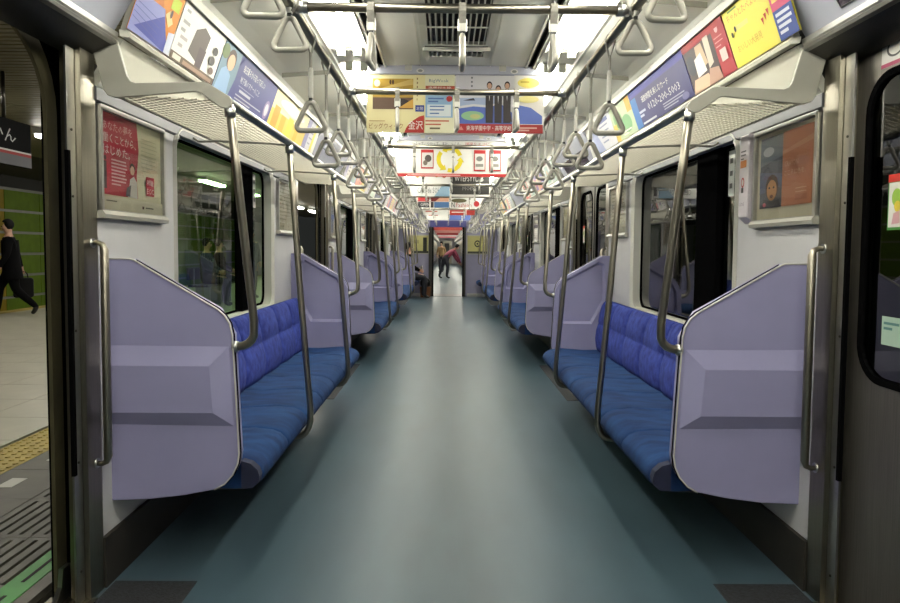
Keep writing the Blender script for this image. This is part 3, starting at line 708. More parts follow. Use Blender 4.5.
AD1L = [('r', .07, .60, .46, .32, (196, 160, 60)), ('r', .07, .40, .46, .20, (112, 84, 66)), ('e', .40, .50, .09, .08, (52, 40, 40)), ('p', [(.36, .42), (.53, .42), (.53, .58)], (222, 170, 70)),
        ('p', [(.10, .72), (.52, .92), (.53, .82)], (228, 196, 110)), ('e', .27, .86, .012, .04, (90, 60, 30)), ('e', .30, .86, .012, .04, (90, 60, 30)), ('e', .12, .84, .035, .06, (250, 240, 200)),
        ('p', [(.43, 0), (.655, 0), (.655, .30), (.60, .28), (.50, .18), (.45, .08)], (190, 52, 44)), ('t', '金沢', .475, .055, .15, .165, WHT), ('r', .555, .36, .10, .11, (44, 66, 150)), ('t', '北陸', .565, .385, .06, .08, WHT),
        ('t', 'ビッグウィーク', .03, .06, .10, .385, (150, 96, 60)), ('l', .03, .19, .34, 1, .1, .012, (170, 130, 90)), ('l', .57, .90, .015, 6, .07, .035, (150, 120, 80)),
        ('r', .665, 0, .335, 1, (242, 240, 206)), ('t', 'BigWeek', .71, .845, .07, .22, (84, 110, 160)), ('r', .67, .74, .33, .06, (176, 78, 50)), ('t', '温泉付の旅', .70, .752, .035, .26, WHT), ('r', .67, .26, .31, .38, (150, 186, 220)), ('r', .69, .28, .27, .20, (226, 236, 242)),
        ('e', .94, .58, .035, .05, (206, 60, 54)), ('l', .72, .44, .18, 3, .06, .02, (90, 120, 180)), ('l', .70, .57, .20, 2, .05, .025, (90, 120, 180)), ('l', .67, .19, .3, 2, .06, .025, (206, 110, 90)), ('l', .72, .06, .2, 1, .05, .03, (120, 110, 90))]
AD1R = [('r', 0, 0, 1, 1, (232, 230, 236)), ('p', [(.02, .16), (.64, .16), (.64, .36), (.5, .52), (.38, .44), (.2, .46), (.02, .42)], (88, 112, 196)), ('p', [(.02, .46), (.2, .50), (.38, .48), (.5, .54), (.5, .62), (.02, .60)], (178, 194, 228)),
        ('e', .19, .30, .13, .08, (150, 196, 150)), ('e', .22, .29, .06, .04, (196, 196, 130)), ('p', [(.08, .56), (.20, .60), (.22, .56), (.14, .555)], (60, 60, 70)), ('l', .17, .93, .02, 5, .07, .03, (120, 120, 124))]
AD1R += people_items(.33, .18, .30, .80, (52, 44, 48)) + [('p', [(.56, .20), (.64, .20), (.60, .52), (.55, .60)], (60, 50, 52)),
        ('r', .02, 0, .62, .16, (176, 36, 44)), ('t', '東海学園中学・高等学校', .12, .045, .085, .51, WHT), ('p', [(.03, .05), (.06, .12), (.09, .05)], (226, 150, 140)),
        ('r', .66, 0, .34, 1, (236, 232, 226)), ('p', [(.68, .16), (.98, .16), (.98, .30), (.85, .44), (.72, .48), (.68, .44)], (92, 116, 200)), ('e', .82, .86, .125, .085, (240, 220, 110)), ('l', .73, .86, .18, 1, .1, .03, (190, 170, 70)), ('e', .82, .58, .12, .06, (240, 228, 150)), ('r', .67, 0, .32, .15, (178, 44, 48)), ('l', .71, .08, .24, 2, .04, .025, (226, 170, 160))]
def ring_arrows(cx, cy, rx, ry, col):
    it = []
    for a0 in (20, 140, 260):
        pts = [(cx + rx * math.cos(R_(a0 + t)), cy + ry * math.sin(R_(a0 + t))) for t in range(0, 91, 15)] + [(cx + rx * .68 * math.cos(R_(a0 + t)), cy + ry * .68 * math.sin(R_(a0 + t))) for t in range(90, -1, -15)]
        it += [('p', pts, col), ('p', [(cx + rx * k * math.cos(R_(a0 + t)), cy + ry * k * math.sin(R_(a0 + t))) for k, t in ((1.14, 88), (.84, 112), (.54, 88))], col)]
    return it
AD2 = [('t', 'つくって、つかって、また、つくる。', .14, .86, .09, .44, (70, 70, 74)), ('t', '環境をエコに', .62, .86, .09, .22, (196, 60, 60))] + ring_arrows(.48, .48, .12, .36, (232, 214, 40)) + [
        ('r', .22, .22, .115, .52, RED), ('r', .228, .26, .10, .40, (226, 222, 218)), ('e', .285, .50, .03, .10, (90, 80, 76)), ('e', .26, .38, .02, .07, (120, 110, 100))]
for x in (.70, .84): AD2 += [('r', x, .16, .105, .58, RED), ('r', x + .008, .20, .09, .44, (232, 230, 226)), ('e', x + .05, .50, .03, .07, (130, 130, 126)), ('r', x + .015, .28, .07, .08, (150, 146, 140))]
AD2 += [('r', 0, 0, 1, .085, (200, 44, 44)), ('l', .1, .03, .8, 1, .1, .025, (240, 200, 196))]
AD3L = [('e', .18, .78, .05, .09, (196, 160, 80)), ('e', .32, .80, .06, .10, (150, 168, 80)), ('e', .66, .80, .05, .08, (206, 180, 70)), ('e', .85, .82, .07, .12, (176, 96, 50)), ('t', 'CAFE de SOHO', .18, .12, .22, .66, (60, 76, 92)), ('p', [(.6, .0), (1, 0), (1, .5), (.8, .4)], (150, 182, 206))]
AD3R = [('r', .03, .08, .94, .86, (52, 50, 48)), ('t', 'WTEPSYYLAB', .10, .58, .20, .72, WHT), ('t', 'MODE', .3, .24, .14, .34, (150, 148, 144))]
AD4L = [('r', 0, .30, .30, .70, (186, 30, 34)), ('r', .30, .30, .70, .70, (112, 24, 22)), ('p', [(.55, .30), (1, .30), (1, .85), (.80, .62)], (226, 172, 142)), ('r', 0, 0, .5, .28, (66, 66, 70)), ('t', 'OPEN', .08, .06, .16, .3, WHT), ('r', .52, 0, .48, .28, (82, 126, 180))]
AD4R = [('l', .08, .8, .5, 2, .14, .06, (120, 120, 110)), ('e', .75, .78, .10, .14, (60, 70, 60)), ('e', .30, .35, .25, .10, (96, 92, 60)), ('t', 'N', .06, .02, .26, .10, BLK), ('t', 'Fashion', .2, .04, .2, .5, RED), ('e', .86, .20, .09, .14, RED)]
AD5L = [('r', 0, .62, 1, .38, (228, 196, 120)), ('l', .1, .5, .8, 3, .16, .06, (200, 96, 80))]
AD5R = [('r', 0, 0, 1, .30, (206, 60, 50)), ('t', '住宅ローン', .12, .5, .26, .7, (206, 90, 70)), ('l', .1, .14, .8, 1, .1, .06, WHT)]
ROWS = [(4.04, 'bay', AD1L, CRM, 'cream hanging poster with gold photo and red fan-shaped badge', AD1R, (232, 230, 236), 'hanging poster of people in dark suits over blue sea'),
        (6.46, 'one', AD2, WHT, 'wide white hanging poster with a ring of yellow arrows', None, None, None),
        (8.87, 'two', AD3L, WHT, 'white hanging poster with small fruits and blue-grey lettering', AD3R, (228, 226, 220), 'hanging poster with a dark block of white lettering'),
        (11.29, 'three', AD4L, (236, 230, 224), 'hanging poster with red panel and a bare arm', AD4R, WHT, 'white hanging poster with red script and leaf shapes'),
        (13.70, 'four', AD5L, WHT, 'white hanging poster with sand-coloured top and red copy lines', AD5R, WHT, 'white hanging poster with a red bottom band'),
        (16.1, 'five', [('l', .1, .7, .8, 3, .2, .08, (196, 90, 80))], WHT, 'white hanging poster with three red lines of copy', [('r', 0, 0, 1, .35, (96, 120, 190))], WHT, 'white hanging poster with a plain blue band')]
for y, nm, iL, bL, lL, iR, bR, lR in ROWS:
    h = thing('poster_holder', 'ceiling clamp bar above the ' + lL, 'holder', (0, y, 2.236), 'ceiling poster clamps')
    part('clamp_bar', MB().prism([(-.535, 2.236), (.535, 2.236), (.535, 2.289), (-.535, 2.289)], y - .018, y + .018, 'y'), M_LAVG, h, bevel=.004)
    for x in (-.27, .27):
        part('clip_plate', MB().prism(rrect(x - .02, x + .02, 2.255, 2.288, .006, 3), y - .028, y - .017, 'y'), M_GREYP, h)
        printed('badge', h, (x + .045, y - .0182, 2.242), (1, 0, 0), (0, 0, 1), [('e', .5, .5, .5, .5, (226, 224, 220)), ('e', .5, .5, .3, .3, (150, 150, 150))], .045, .026, h.location)
    zb, H = 1.905, .335
    if iR is None: poster('hanging_poster', lL, (-.512, y, zb), (1, 0, 0), (0, 0, 1), 1.024, H, bL, iL, 'hanging posters')
    else:
        poster('hanging_poster', lL, (-.512, y, zb), (1, 0, 0), (0, 0, 1), .508, H, bL, iL, 'hanging posters')
        poster('hanging_poster', lR, (.004, y, zb), (1, 0, 0), (0, 0, 1), .508, H, bR, iR, 'hanging posters')

# posters in the slot over the racks: bottom edge to top edge on the sloping backing
PB, PT = (1.140, 1.979), (1.064, 2.194)
PH = math.hypot(PT[0] - PB[0], PT[1] - PB[1])
def side_poster(s, y0, y1, bg, items, label):
    ex = (0, 1, 0) if s < 0 else (0, -1, 0); ey = Vector((s * (PT[0] - PB[0]), 0, PT[1] - PB[1])).normalized()
    return poster('rack_poster', label, (s * PB[0], y0 if s < 0 else y1, PB[1]), ex, ey, y1 - y0, PH, bg, items, 'posters over the racks')
ORG = (226, 140, 36)
P_L = [
 (-0.13, 0.21, ORG, [('r', 0, 0, 1, 1, ORG), ('p', [(0, .42), (.62, .55), (.40, 1), (0, 1)], (206, 116, 30)), ('p', [(0, 0), (.92, 0), (.62, .62), (0, .60)], (140, 146, 206)), ('p', [(.10, .10), (.90, 0), (.95, .03), (.66, .52), (.55, .44)], (62, 74, 168)), ('p', [(.66, .56), (.80, .40), (.88, .5), (.74, .66)], (236, 214, 150)), ('r', .72, .70, .22, .2, (190, 214, 60)), ('r', .30, .80, .30, .05, (40, 30, 26)), ('p', [(.86, 0), (1, 0), (1, .38), (.84, .34)], (206, 212, 232)), ('e', .78, .62, .03, .07, (70, 50, 60))] + [('p', [(0, .46 - i * .08), (.6, .40 - i * .10), (.6, .39 - i * .10), (0, .45 - i * .08)], (80, 86, 160)) for i in range(4)], 'orange poster with a blue roof shape'),
 (0.22, 0.71, (240, 238, 234), [('p', [(.30, .30), (.62, .16), (.66, .78), (.50, .86), (.34, .72)], (96, 88, 84)), ('p', [(.50, 0.12), (.64, .10), (.66, .5), (.5, .5)], (84, 72, 78)), ('l', .06, .86, .16, 1, .1, .05, (170, 170, 170)), ('l', .05, .66, .16, 2, .14, .06, (170, 170, 170)), ('l', .08, .40, .16, 2, .14, .06, (186, 180, 180)), ('r', 0, 0, 1, .14, (110, 92, 76)), ('r', .05, .025, .16, .09, (226, 220, 206)), ('r', .26, .03, .68, .07, (170, 140, 120)), ('e', .84, .62, .06, .08, (60, 60, 62)), ('e', .82, .42, .07, .09, (80, 76, 74)), ('e', .86, .24, .06, .07, (120, 100, 90))], 'white poster with a dark grey garment'),
 (0.72, 1.68, (62, 68, 140), [('r', 0, 0, .26, 1, (120, 150, 170)), ('p', [(.02, 0), (.20, 0), (.18, .42), (.10, .56), (.04, .44)], (150, 184, 224)), ('e', .135, .72, .065, .22, (70, 48, 36)), ('e', .14, .67, .05, .17, (230, 186, 150)), ('e', .03, .8, .05, .15, (96, 120, 60)), ('p', [(.22, 0), (1, 0), (1, 1), (.30, 1)], (62, 68, 142)), ('t', '毎日乗るから知ってほしい', .33, .68, .17, .42, WHT), ('t', '地下鉄のマナーのこと', .33, .44, .15, .36, (226, 228, 240)), ('l', .33, .36, .5, 1, .1, .015, (170, 174, 210)), ('l', .36, .25, .4, 1, .08, .06, (206, 208, 230)), ('l', .32, .15, .52, 2, .08, .03, (190, 194, 220)), ('e', .90, .30, .055, .24, (150, 130, 180)), ('e', .90, .30, .035, .16, (226, 220, 236))], 'blue poster with white lettering and a woman in pale blue'),
 (1.69, 2.66, (250, 240, 190), [('r', 0, .0, 1, .5, (240, 206, 90)), ('r', .06, 0, .14, .62, (232, 160, 40)), ('r', .26, 0, .12, .5, (236, 176, 40)), ('r', .45, 0, .14, .58, (244, 214, 60)), ('r', .68, 0, .10, .52, (236, 190, 40)), ('e', .5, .78, .36, .16, (255, 252, 236))], 'pale yellow poster with golden bars'),
 (2.67, 2.99, (214, 212, 226), [('r', 0, 0, .34, 1, (140, 136, 184)), ('l', .42, .8, .5, 4, .18, .05, (150, 150, 170)), ('r', .78, 0, .22, 1, (228, 214, 50))], 'lavender and white poster with a yellow end')]
P_R = [
 (-0.18, 0.32, (238, 226, 84), [('r', 0, 0, .72, 1, (240, 228, 88)), ('t', 'ちゃんとたべよう', .06, .78, .13, .52, (226, 110, 70)), ('l', .10, .93, .3, 1, .1, .03, (90, 130, 60)), ('l', .15, .58, .4, 1, .1, .08, (226, 220, 130)), ('t', 'おいしい大発見', .10, .22, .13, .42, (190, 150, 60)), ('p', [(.56, .50), (.60, .50), (.58, .38)], RED), ('p', [(.61, .54), (.65, .54), (.63, .42)], RED), ('p', [(.66, .58), (.70, .58), (.68, .46)], RED), ('e', .09, .56, .018, .05, BLK), ('e', .16, .62, .018, .05, BLK), ('r', .74, .46, .26, .54, (204, 60, 110)), ('r', .74, 0, .26, .46, (40, 70, 150)), ('l', .77, .86, .20, 3, .14, .07, (240, 200, 90)), ('l', .77, .36, .20, 4, .09, .05, (214, 220, 240))], 'yellow poster with a pink and blue strip'),
 (0.33, 0.80, (172, 36, 50), [('r', 0, 0, .72, .86, (70, 56, 60)), ('p', [(.25, .35), (.50, .42), (.46, .84), (.30, .84)], (206, 180, 150)), ('p', [(.5, .3), (.62, .36), (.64, .9), (.52, .9)], (220, 206, 190)), ('e', .12, .55, .10, .2, (46, 50, 66)), ('p', [(.20, .26), (.44, .30), (.40, .68), (.22, .62)], (240, 238, 236)), ('p', [(0, 0), (.5, 0), (.45, .24), (.1, .26)], (222, 190, 160)), ('p', [(.4, 0), (.72, 0), (.7, .24), (.5, .3)], (190, 150, 130)), ('e', .85, .86, .035, .07, (236, 190, 190)), ('r', .80, .26, .13, .22, (226, 206, 200)), ('l', .76, .70, .2, 3, .08, .02, (226, 150, 150)), ('r', 0, .88, 1, .12, (176, 30, 46))], 'red poster with a crowd of people holding a white card'),
 (0.81, 1.77, (66, 66, 150), [('r', 0, .84, 1, .16, (60, 60, 168)), ('r', 0, 0, 1, .82, (58, 58, 120)), ('t', '通勤時間を楽しむカード', .22, .56, .16, .50, WHT), ('t', '0120-200-5003', .30, .30, .17, .56, (236, 236, 240)), ('r', 0, 0, .12, .8, (50, 120, 196)), ('l', .12, .34, .14, 2, .1, .06, (200, 204, 230)), ('l', .55, .20, .40, 3, .06, .025, (190, 192, 216)), ('r', .14, .04, .26, .05, (226, 226, 236)), ('e', .90, .10, .05, .08, (120, 120, 170))], 'blue poster with a white telephone number'),
 (1.78, 2.28, (196, 214, 176), [('e', .30, .6, .2, .25, (140, 186, 130)), ('e', .65, .35, .22, .25, (120, 176, 120)), ('p', [(.25, .75), (.33, .82), (.50, .4), (.44, .36)], (150, 120, 60)), ('r', .80, .60, .2, .4, (230, 170, 60)), ('r', .02, 0, .18, .5, (226, 196, 90)), ('l', .4, .15, .4, 2, .08, .04, (240, 240, 230))], 'pale green map-like poster'),
 (2.29, 2.99, (226, 226, 236), [('p', [(0, 0), (.5, 0), (.3, .7), (0, .9)], (166, 176, 216)), ('l', .5, .7, .4, 4, .16, .05, (140, 150, 180)), ('r', .5, .82, .4, .12, (96, 110, 170))], 'white and pale blue poster with short lines of copy')]
GEN = [(-.05, .350), (.36, .865), (.88, 1.38), (1.39, 1.86), (1.88, 2.385), (2.40, 2.90)]
GC = [(226, 222, 212, 'cream'), (150, 168, 206, 'pale blue'), (224, 150, 130, 'salmon'), (232, 214, 110, 'yellow'), (196, 190, 214, 'lilac'), (206, 222, 206, 'pale green'), (240, 240, 238, 'white'), (120, 110, 170, 'violet'), (236, 190, 150, 'peach'), (170, 200, 190, 'mint'), (214, 100, 96, 'red'), (180, 184, 190, 'grey')]
for s, PP in ((-1, P_L), (1, P_R)):
    for a, b, bg, it, lab in PP: side_poster(s, YB0 + a, YB0 + b, bg, it, lab + ' over the luggage rack')
    for k in (1, 2):
        for q, (a, b) in enumerate(GEN):
            c = GC[(q + (k - 1) * 6 + (0 if s < 0 else 5)) % 12]; c2 = GC[(q * 5 + 3 + k) % 12]
            x = .1 if (q + k) % 2 else .5
            it = [('r', x - .08, .08, .42, .84, c2[:3]), ('l', (x + .40) % .9, .75, .36, 4, .17, .06, (110, 110, 120)), ('e', x + .12, .5, .1, .22, GC[(q + 7) % 12][:3])]
            side_poster(s, BAYS[k] + a, BAYS[k] + b, c[:3], it, '%s rack poster with %s block, %s, %s' % (c[3], c2[3], BAYN[k], SIDE[s]))
    side_poster(s, BAYS[2] + PITCH - .05, BAYS[2] + PITCH + .46, (226, 226, 222), [('r', .1, .1, .4, .8, (120, 140, 190)), ('l', .56, .75, .36, 4, .17, .06, (110, 110, 120))], 'white poster with a blue block over the short end bench, ' + SIDE[s])

# framed posters on the wall beside the doors
def framed(s, y0, y1, bg, items, label):
    z0, z1 = 1.345, 1.735; r = thing('framed_poster', label, 'poster', (s * 1.27, (y0 + y1) / 2, z0), 'framed posters beside the doors')
    i_ = rrect(y0 + .016, y1 - .016, z0 + .022, z1 - .016, .004, 2); o_ = rrect(y0, y1, z0, z1, .008, 2)
    part('frame', MB().ring(o_, i_, s * 1.279, s * 1.258, 'x'), M_ALU, r)
    part('lower_ledge', MB().prism([(s * 1.279, z0 - .012), (s * 1.25, z0 - .010), (s * 1.246, z0 + .004), (s * 1.256, z0 + .018), (s * 1.279, z0 + .018)], y0 - .004, y1 + .004, 'y'), M_GREYP, r)
    ex = (0, 1, 0) if s < 0 else (0, -1, 0); p0 = (s * 1.2745, (y0 + .016) if s < 0 else (y1 - .016), z0 + .022); W, H = y1 - y0 - .032, z1 - z0 - .038
    sh = part('sheet', sheet_mb(p0, ex, (0, 0, 1), W, H), ink(bg), r)
    printed('print', sh, p0, ex, (0, 0, 1), items, W, H, r.location)
    q = [(s * 1.263, y0 + .014, z0 + .02), (s * 1.263, y1 - .014, z0 + .02), (s * 1.263, y1 - .014, z1 - .014), (s * 1.263, y0 + .014, z1 - .014)]
    part('glazing', MB().add(q if s < 0 else q[::-1], [(0, 1, 2, 3)]), G_CLEAR, r, fix=False)
    return r
PINK = (196, 38, 66)
REDP = [('p', [(0, .16), (.58, .16), (.56, .40), (.60, .70), (.57, 1), (0, 1)], PINK), ('t', 'あなたの夢を', .05, .82, .095, .44, (240, 206, 206)), ('t', '働くことから、', .05, .695, .10, .50, WHT), ('t', 'はじめた。', .05, .57, .10, .40, WHT),
        ('l', .16, .52, .24, 8, .036, .016, (238, 190, 196)), ('p', [(.04, .22), (.09, .22), (.09, .50), (.05, .50)], (70, 60, 66)), ('e', .07, .53, .018, .025, (80, 40, 40)),
        ('p', [(.40, .16), (.56, .16), (.55, .34), (.50, .40), (.44, .36)], (206, 204, 200)), ('e', .475, .48, .045, .06, (60, 44, 40)), ('e', .475, .46, .035, .05, (226, 184, 156)), ('p', [(.36, .17), (.43, .17), (.45, .30), (.38, .26)], (92, 90, 100)),
        ('l', .62, .84, .3, 9, .045, .010, (196, 190, 160)), ('r', .70, .21, .15, .22, PINK), ('t', '就職', .715, .33, .07, .12, WHT), ('t', 'ECC', .715, .235, .06, .12, WHT), ('r', 0, 0, 1, .14, (222, 218, 196)), ('l', .06, .09, .3, 1, .1, .012, (120, 116, 100)), ('l', .68, .06, .26, 1, .1, .014, (110, 106, 96)), ('r', .62, .05, .03, .03, (80, 40, 40))]
ORGP = [('r', .05, .13, .40, .82, (74, 82, 98)), ('p', [(.05, .62), (.45, .70), (.45, .95), (.05, .92)], (120, 128, 140)), ('e', .20, .78, .10, .055, (196, 200, 204)), ('p', [(.05, .3), (.45, .36), (.45, .50), (.05, .56)], (92, 104, 136)), ('e', .28, .36, .115, .15, (70, 50, 40)), ('e', .28, .33, .09, .12, (206, 150, 100)), ('e', .28, .26, .03, .02, (120, 60, 50)), ('e', .24, .36, .016, .012, (50, 36, 30)), ('e', .32, .36, .016, .012, (50, 36, 30)), ('p', [(.08, .13), (.45, .13), (.42, .22), (.28, .20), (.14, .24)], (40, 44, 58)), ('e', .16, .17, .03, .025, (206, 90, 110)),
        ('r', .47, .13, .48, .82, (190, 124, 92)), ('p', [(.47, .70), (.95, .78), (.95, .84), (.47, .74)], (206, 150, 120)), ('t', 'CRAYON', .51, .56, .06, .22, (222, 176, 150)), ('t', 'こころに色を。', .51, .46, .06, .34, (226, 190, 166)), ('l', .70, .30, .2, 3, .04, .012, (216, 166, 140)), ('r', .70, .18, .18, .06, (176, 108, 80))]
framed(-1, YB0 - .08, YB0 + .475, (222, 218, 186), REDP, 'framed poster with a red left half and white lettering')
framed(1, YB0 - .08, YB0 + .425, (226, 220, 196), ORGP, 'framed poster with a dark portrait and an orange sheet')
for s in (-1, 1):
    for k in range(3):
        w_ = '%s, %s' % (BAYN[k], SIDE[s])
        framed(s, BAYS[k] + 2.50, BAYS[k] + 3.05, (222, 218, 200), [('l', .10, .86, .75, 9, .08, .028, (176, 166, 150)), ('r', .1, .06, .3, .10, (190, 180, 160))], 'framed cream notice with small print, ' + w_)
        if k: framed(s, BAYS[k] - .07, BAYS[k] + .475, (226, 214, 200), [('r', .06, .1, .42, .8, ((206, 150, 130), (150, 160, 190), (196, 190, 140), (160, 190, 160))[k + (s > 0)]), ('l', .55, .8, .36, 7, .09, .03, (150, 140, 130))], 'framed poster with one coloured block, ' + w_)

# emergency call box between orange poster and window
r = thing('emergency_call_box', 'slim pale wall box with red printed notices between framed poster and window', 'call box', (1.27, YB0 + .505, 1.36))
y0, y1 = YB0 + .450, YB0 + .540
part('case', MB().add([(1.280, y0, 1.355), (1.248, y0, 1.385), (1.248, y0, 1.74), (1.280, y0, 1.74), (1.280, y1, 1.355), (1.248, y1, 1.385), (1.248, y1, 1.74), (1.280, y1, 1.74)], [(0, 1, 2, 3), (7, 6, 5, 4), (0, 4, 5, 1), (1, 5, 6, 2), (2, 6, 7, 3), (3, 7, 4, 0)]), mat('call_box_case', (206, 200, 206), .35), r, bevel=.005)
printed('notice', r, (1.2478, y1 - .008, 1.40), (0, -1, 0), (0, 0, 1), [('r', .1, .62, .8, .10, (206, 130, 60)), ('l', .15, .83, .7, 3, .05, .02, (110, 110, 110)), ('e', .5, .42, .22, .07, (196, 50, 50)), ('e', .5, .42, .14, .045, (236, 226, 220)), ('r', .35, .28, .3, .07, (30, 30, 30)), ('t', 'SOS', .2, .10, .05, .6, (90, 90, 90))], .075, .32, r.location)

# ------------------------------------------------------------------ the tunnel beside the closed doors
tag(MB().box(2.35, 2.6, YBACK - 2, 40, -1.2, 3.6).build('wall_tunnel', M_TUN), 'dark concrete tunnel wall outside the closed doors', 'wall', kind='structure')
# ------------------------------------------------------------------ station platform beyond the open doors
fp = MB().box(-8.62, -1.50, -6, 40, -.6, -.045)
fpo = tag(fp.build('floor_platform', M_GROUT), 'beige tiled station platform floor', 'floor', kind='structure')
pz = -.012
def boxobj(name, b, m, par): return MB().box(*b).build(name, m, par)
tile_me = None
def inst(name, me_obj, loc, par):
    o = me_obj.copy(); COL.objects.link(o); o.parent = par; o.location = loc; return o
t0 = None
for i in range(9):
    for j in range(30):
        x = -2.80 - .594 * (i + 1); y = 2.6 + .594 * j + (0 if i % 2 else 0)
        if t0 is None:
            t0 = MB().box(.003, .591, .003, .591, -.04, pz).build('floor_tile', M_TILE, fpo); t0.location = (x, y, 0)
        else: inst('floor_tile', t0, (x, y, 0), fpo)
far = MB().box(-8.15, -2.80, 20.42, 40, -.04, pz).box(-8.15, -2.80, -6, 2.6, -.04, pz); far.build('tile_field', M_TILE, fpo)
# tactile strip
tt = None
for j in range(24):
    y = 2.6 + .302 * j
    if tt is None:
        m_ = MB().box(.002, .30, .002, .300, -.04, pz)
        for a in range(5):
            for b in range(5): m_.prism([(.03 + a * .06 + .016 * math.cos(R_(60 * q)), .03 + b * .06 + .016 * math.sin(R_(60 * q))) for q in range(6)], pz, pz + .006, 'z')
        tt = m_.build('tactile_tile', M_YEL, fpo); tt.location = (-2.77, y, 0)
    else: inst('tactile_tile', tt, (-2.77, y, 0), fpo)
MB().box(-2.77, -2.468, 9.85, 40, -.04, pz).build('tactile_field', M_YEL, fpo)
MB().box(-8.45, -8.15, -6, 40, -.04, pz + .002).build('tactile_band', M_YEL, fpo)
# plain slabs with white bars, then grooved slabs, green line and edge
for j in range(26):
    y = 2.0 + .45 * j
    s1 = MB().box(-2.464, -2.084, y + .002, y + .448, -.04, pz).build('platform_slab', M_SLAB, fpo)
    MB().box(-2.36, -2.28, y + .16, y + .30, pz, pz + .002).build('white_mark', mat('white_mark', (214, 212, 200), .5), s1)
gv = None
for j in range(26):
    y = 2.0 + .45 * j
    for xi in range(2):
        x = -2.08 + xi * .262
        if gv is None:
            m_ = MB(); m_.box(.002, .258, .002, .03, -.04, pz).box(.002, .258, .42, .448, -.04, pz)
            nb = 5
            for q in range(nb): m_.box(.002 + q * .0525, .002 + q * .0525 + .036, .03, .42, -.04, pz)
            m_.box(.002, .258, .002, .448, -.044, -.036, 1)
            gv = m_.build('grooved_slab', [M_SLAB, mat('groove_dark', (40, 38, 32), .9)], fpo); gv.location = (x, y, 0)
        else: inst('grooved_slab', gv, (x, y, 0), fpo)
MB().box(-1.655, -1.555, -6, 40, -.04, pz + .002).build('green_line', M_GRN, fpo)
mg = MB()
for j in range(24): mg.box(-1.612, -1.598, 2.0 + j * .45 + .05, 2.0 + j * .45 + .40, pz + .002, pz + .0032)
mg.build('line_groove', mat('groove_dark', (40, 38, 32), .9), fpo)
MB().box(-1.553, -1.50, -6, 40, -.04, pz).build('platform_edge', M_SLAB, fpo)
tag(MB().box(-13, 2.35, -6, 40, -1.3, -1.2).build('floor_trackbed', M_TUN), 'dark track bed under the train and beyond the platform', 'floor', kind='structure')
# far wall of green panels
wp = tag(MB().box(-11.75, -11.56, -6, 44, -1.2, 3.6).build('wall_platform', M_GLINE), 'green tiled station wall with grey lines, across the far track', 'wall', kind='structure')
gpan = {}
for i in range(20):
    for j in range(6):
        y = 8.75 + 1.55 * i; z = -.70 + .57 * j; mm = M_GWALLY if i == 5 else M_GWALL
        if mm.name not in gpan:
            gpan[mm.name] = MB().box(0, .04, .012, 1.538, .035, .535).build('wall_panel', mm, wp); gpan[mm.name].location = (-11.56, y, z)
        else: inst('wall_panel', gpan[mm.name], (-11.56, y, z), wp)
boxobj('dark_band', (-11.60, -11.50, -6, 44, 2.76, 3.2), mat('dark_wall_band', (44, 44, 36), .7), wp)
cpo = tag(MB().box(-13, -1.45, -6, 40, 3.06, 3.2).build('ceiling_platform', mat('platform_ceiling_void', (58, 52, 34), .8)), 'olive slatted station ceiling', 'ceiling', kind='structure')
MB().box(-8.2, -1.6, 18.52, 40, 2.99, 3.06).build('slat_field', M_SLATC, cpo)
sl = None
for j in range(150):
    y = 2.0 + .11 * j
    if sl is None:
        sl = MB().box(-8.2, -1.6, 0, .085, 2.99, 3.03).build('ceiling_slat', M_SLATC, cpo); sl.location = (0, y, 0)
    else: inst('ceiling_slat', sl, (0, y, 0), cpo)
# lamps
lp = None
for x in (-6.1, -2.9):
    for j in range(9):
        y = 3.6 + 3.4 * j
        if lp is None:
            lp = thing('platform_lamp', 'long white tube lamp under the station ceiling', 'light', (x, y, 2.98), 'station ceiling lamps')
            part('housing', MB().prism([(x - .11, 2.90), (x + .11, 2.90), (x + .13, 2.991), (x - .13, 2.991)], y, y + 1.6, 'y'), M_WHITEP, lp)
            part('diffuser', MB().prism(rrect(x - .095, x + .095, 2.85, 2.905, .02, 3), y + .03, y + 1.57, 'y'), M_LAMPW, lp)
        else: dup(lp, (x + 6.1, y - 3.6, 0))
# station sign
r = thing('station_sign', 'black hanging station sign with white kana and a red stripe', 'sign', (-4.5, 6.4, 2.06))
part('board', MB().box(-4.58, -4.505, 4.9, 7.49, 2.06, 2.52), mat('sign_black', (9, 9, 9), .8, spec=.1), r)
for yy in (5.3, 7.1): part('hanger', MB().tube([(-4.54, yy, 2.52), (-4.54, yy, 3.0)], .02, 8), M_DARKST, r)
printed('lettering', r, (-4.505, 4.9, 2.06), (0, 1, 0), (0, 0, 1), [('t', 'にほんぶどうかん', .27, .50, .31, .63, WHT), ('r', 0, .30, 1, .035, WHT), ('r', 0, .235, 1, .065, (180, 24, 16)), ('r', 0, 0, 1, .235, (112, 110, 116))], 2.59, .46, r.location)

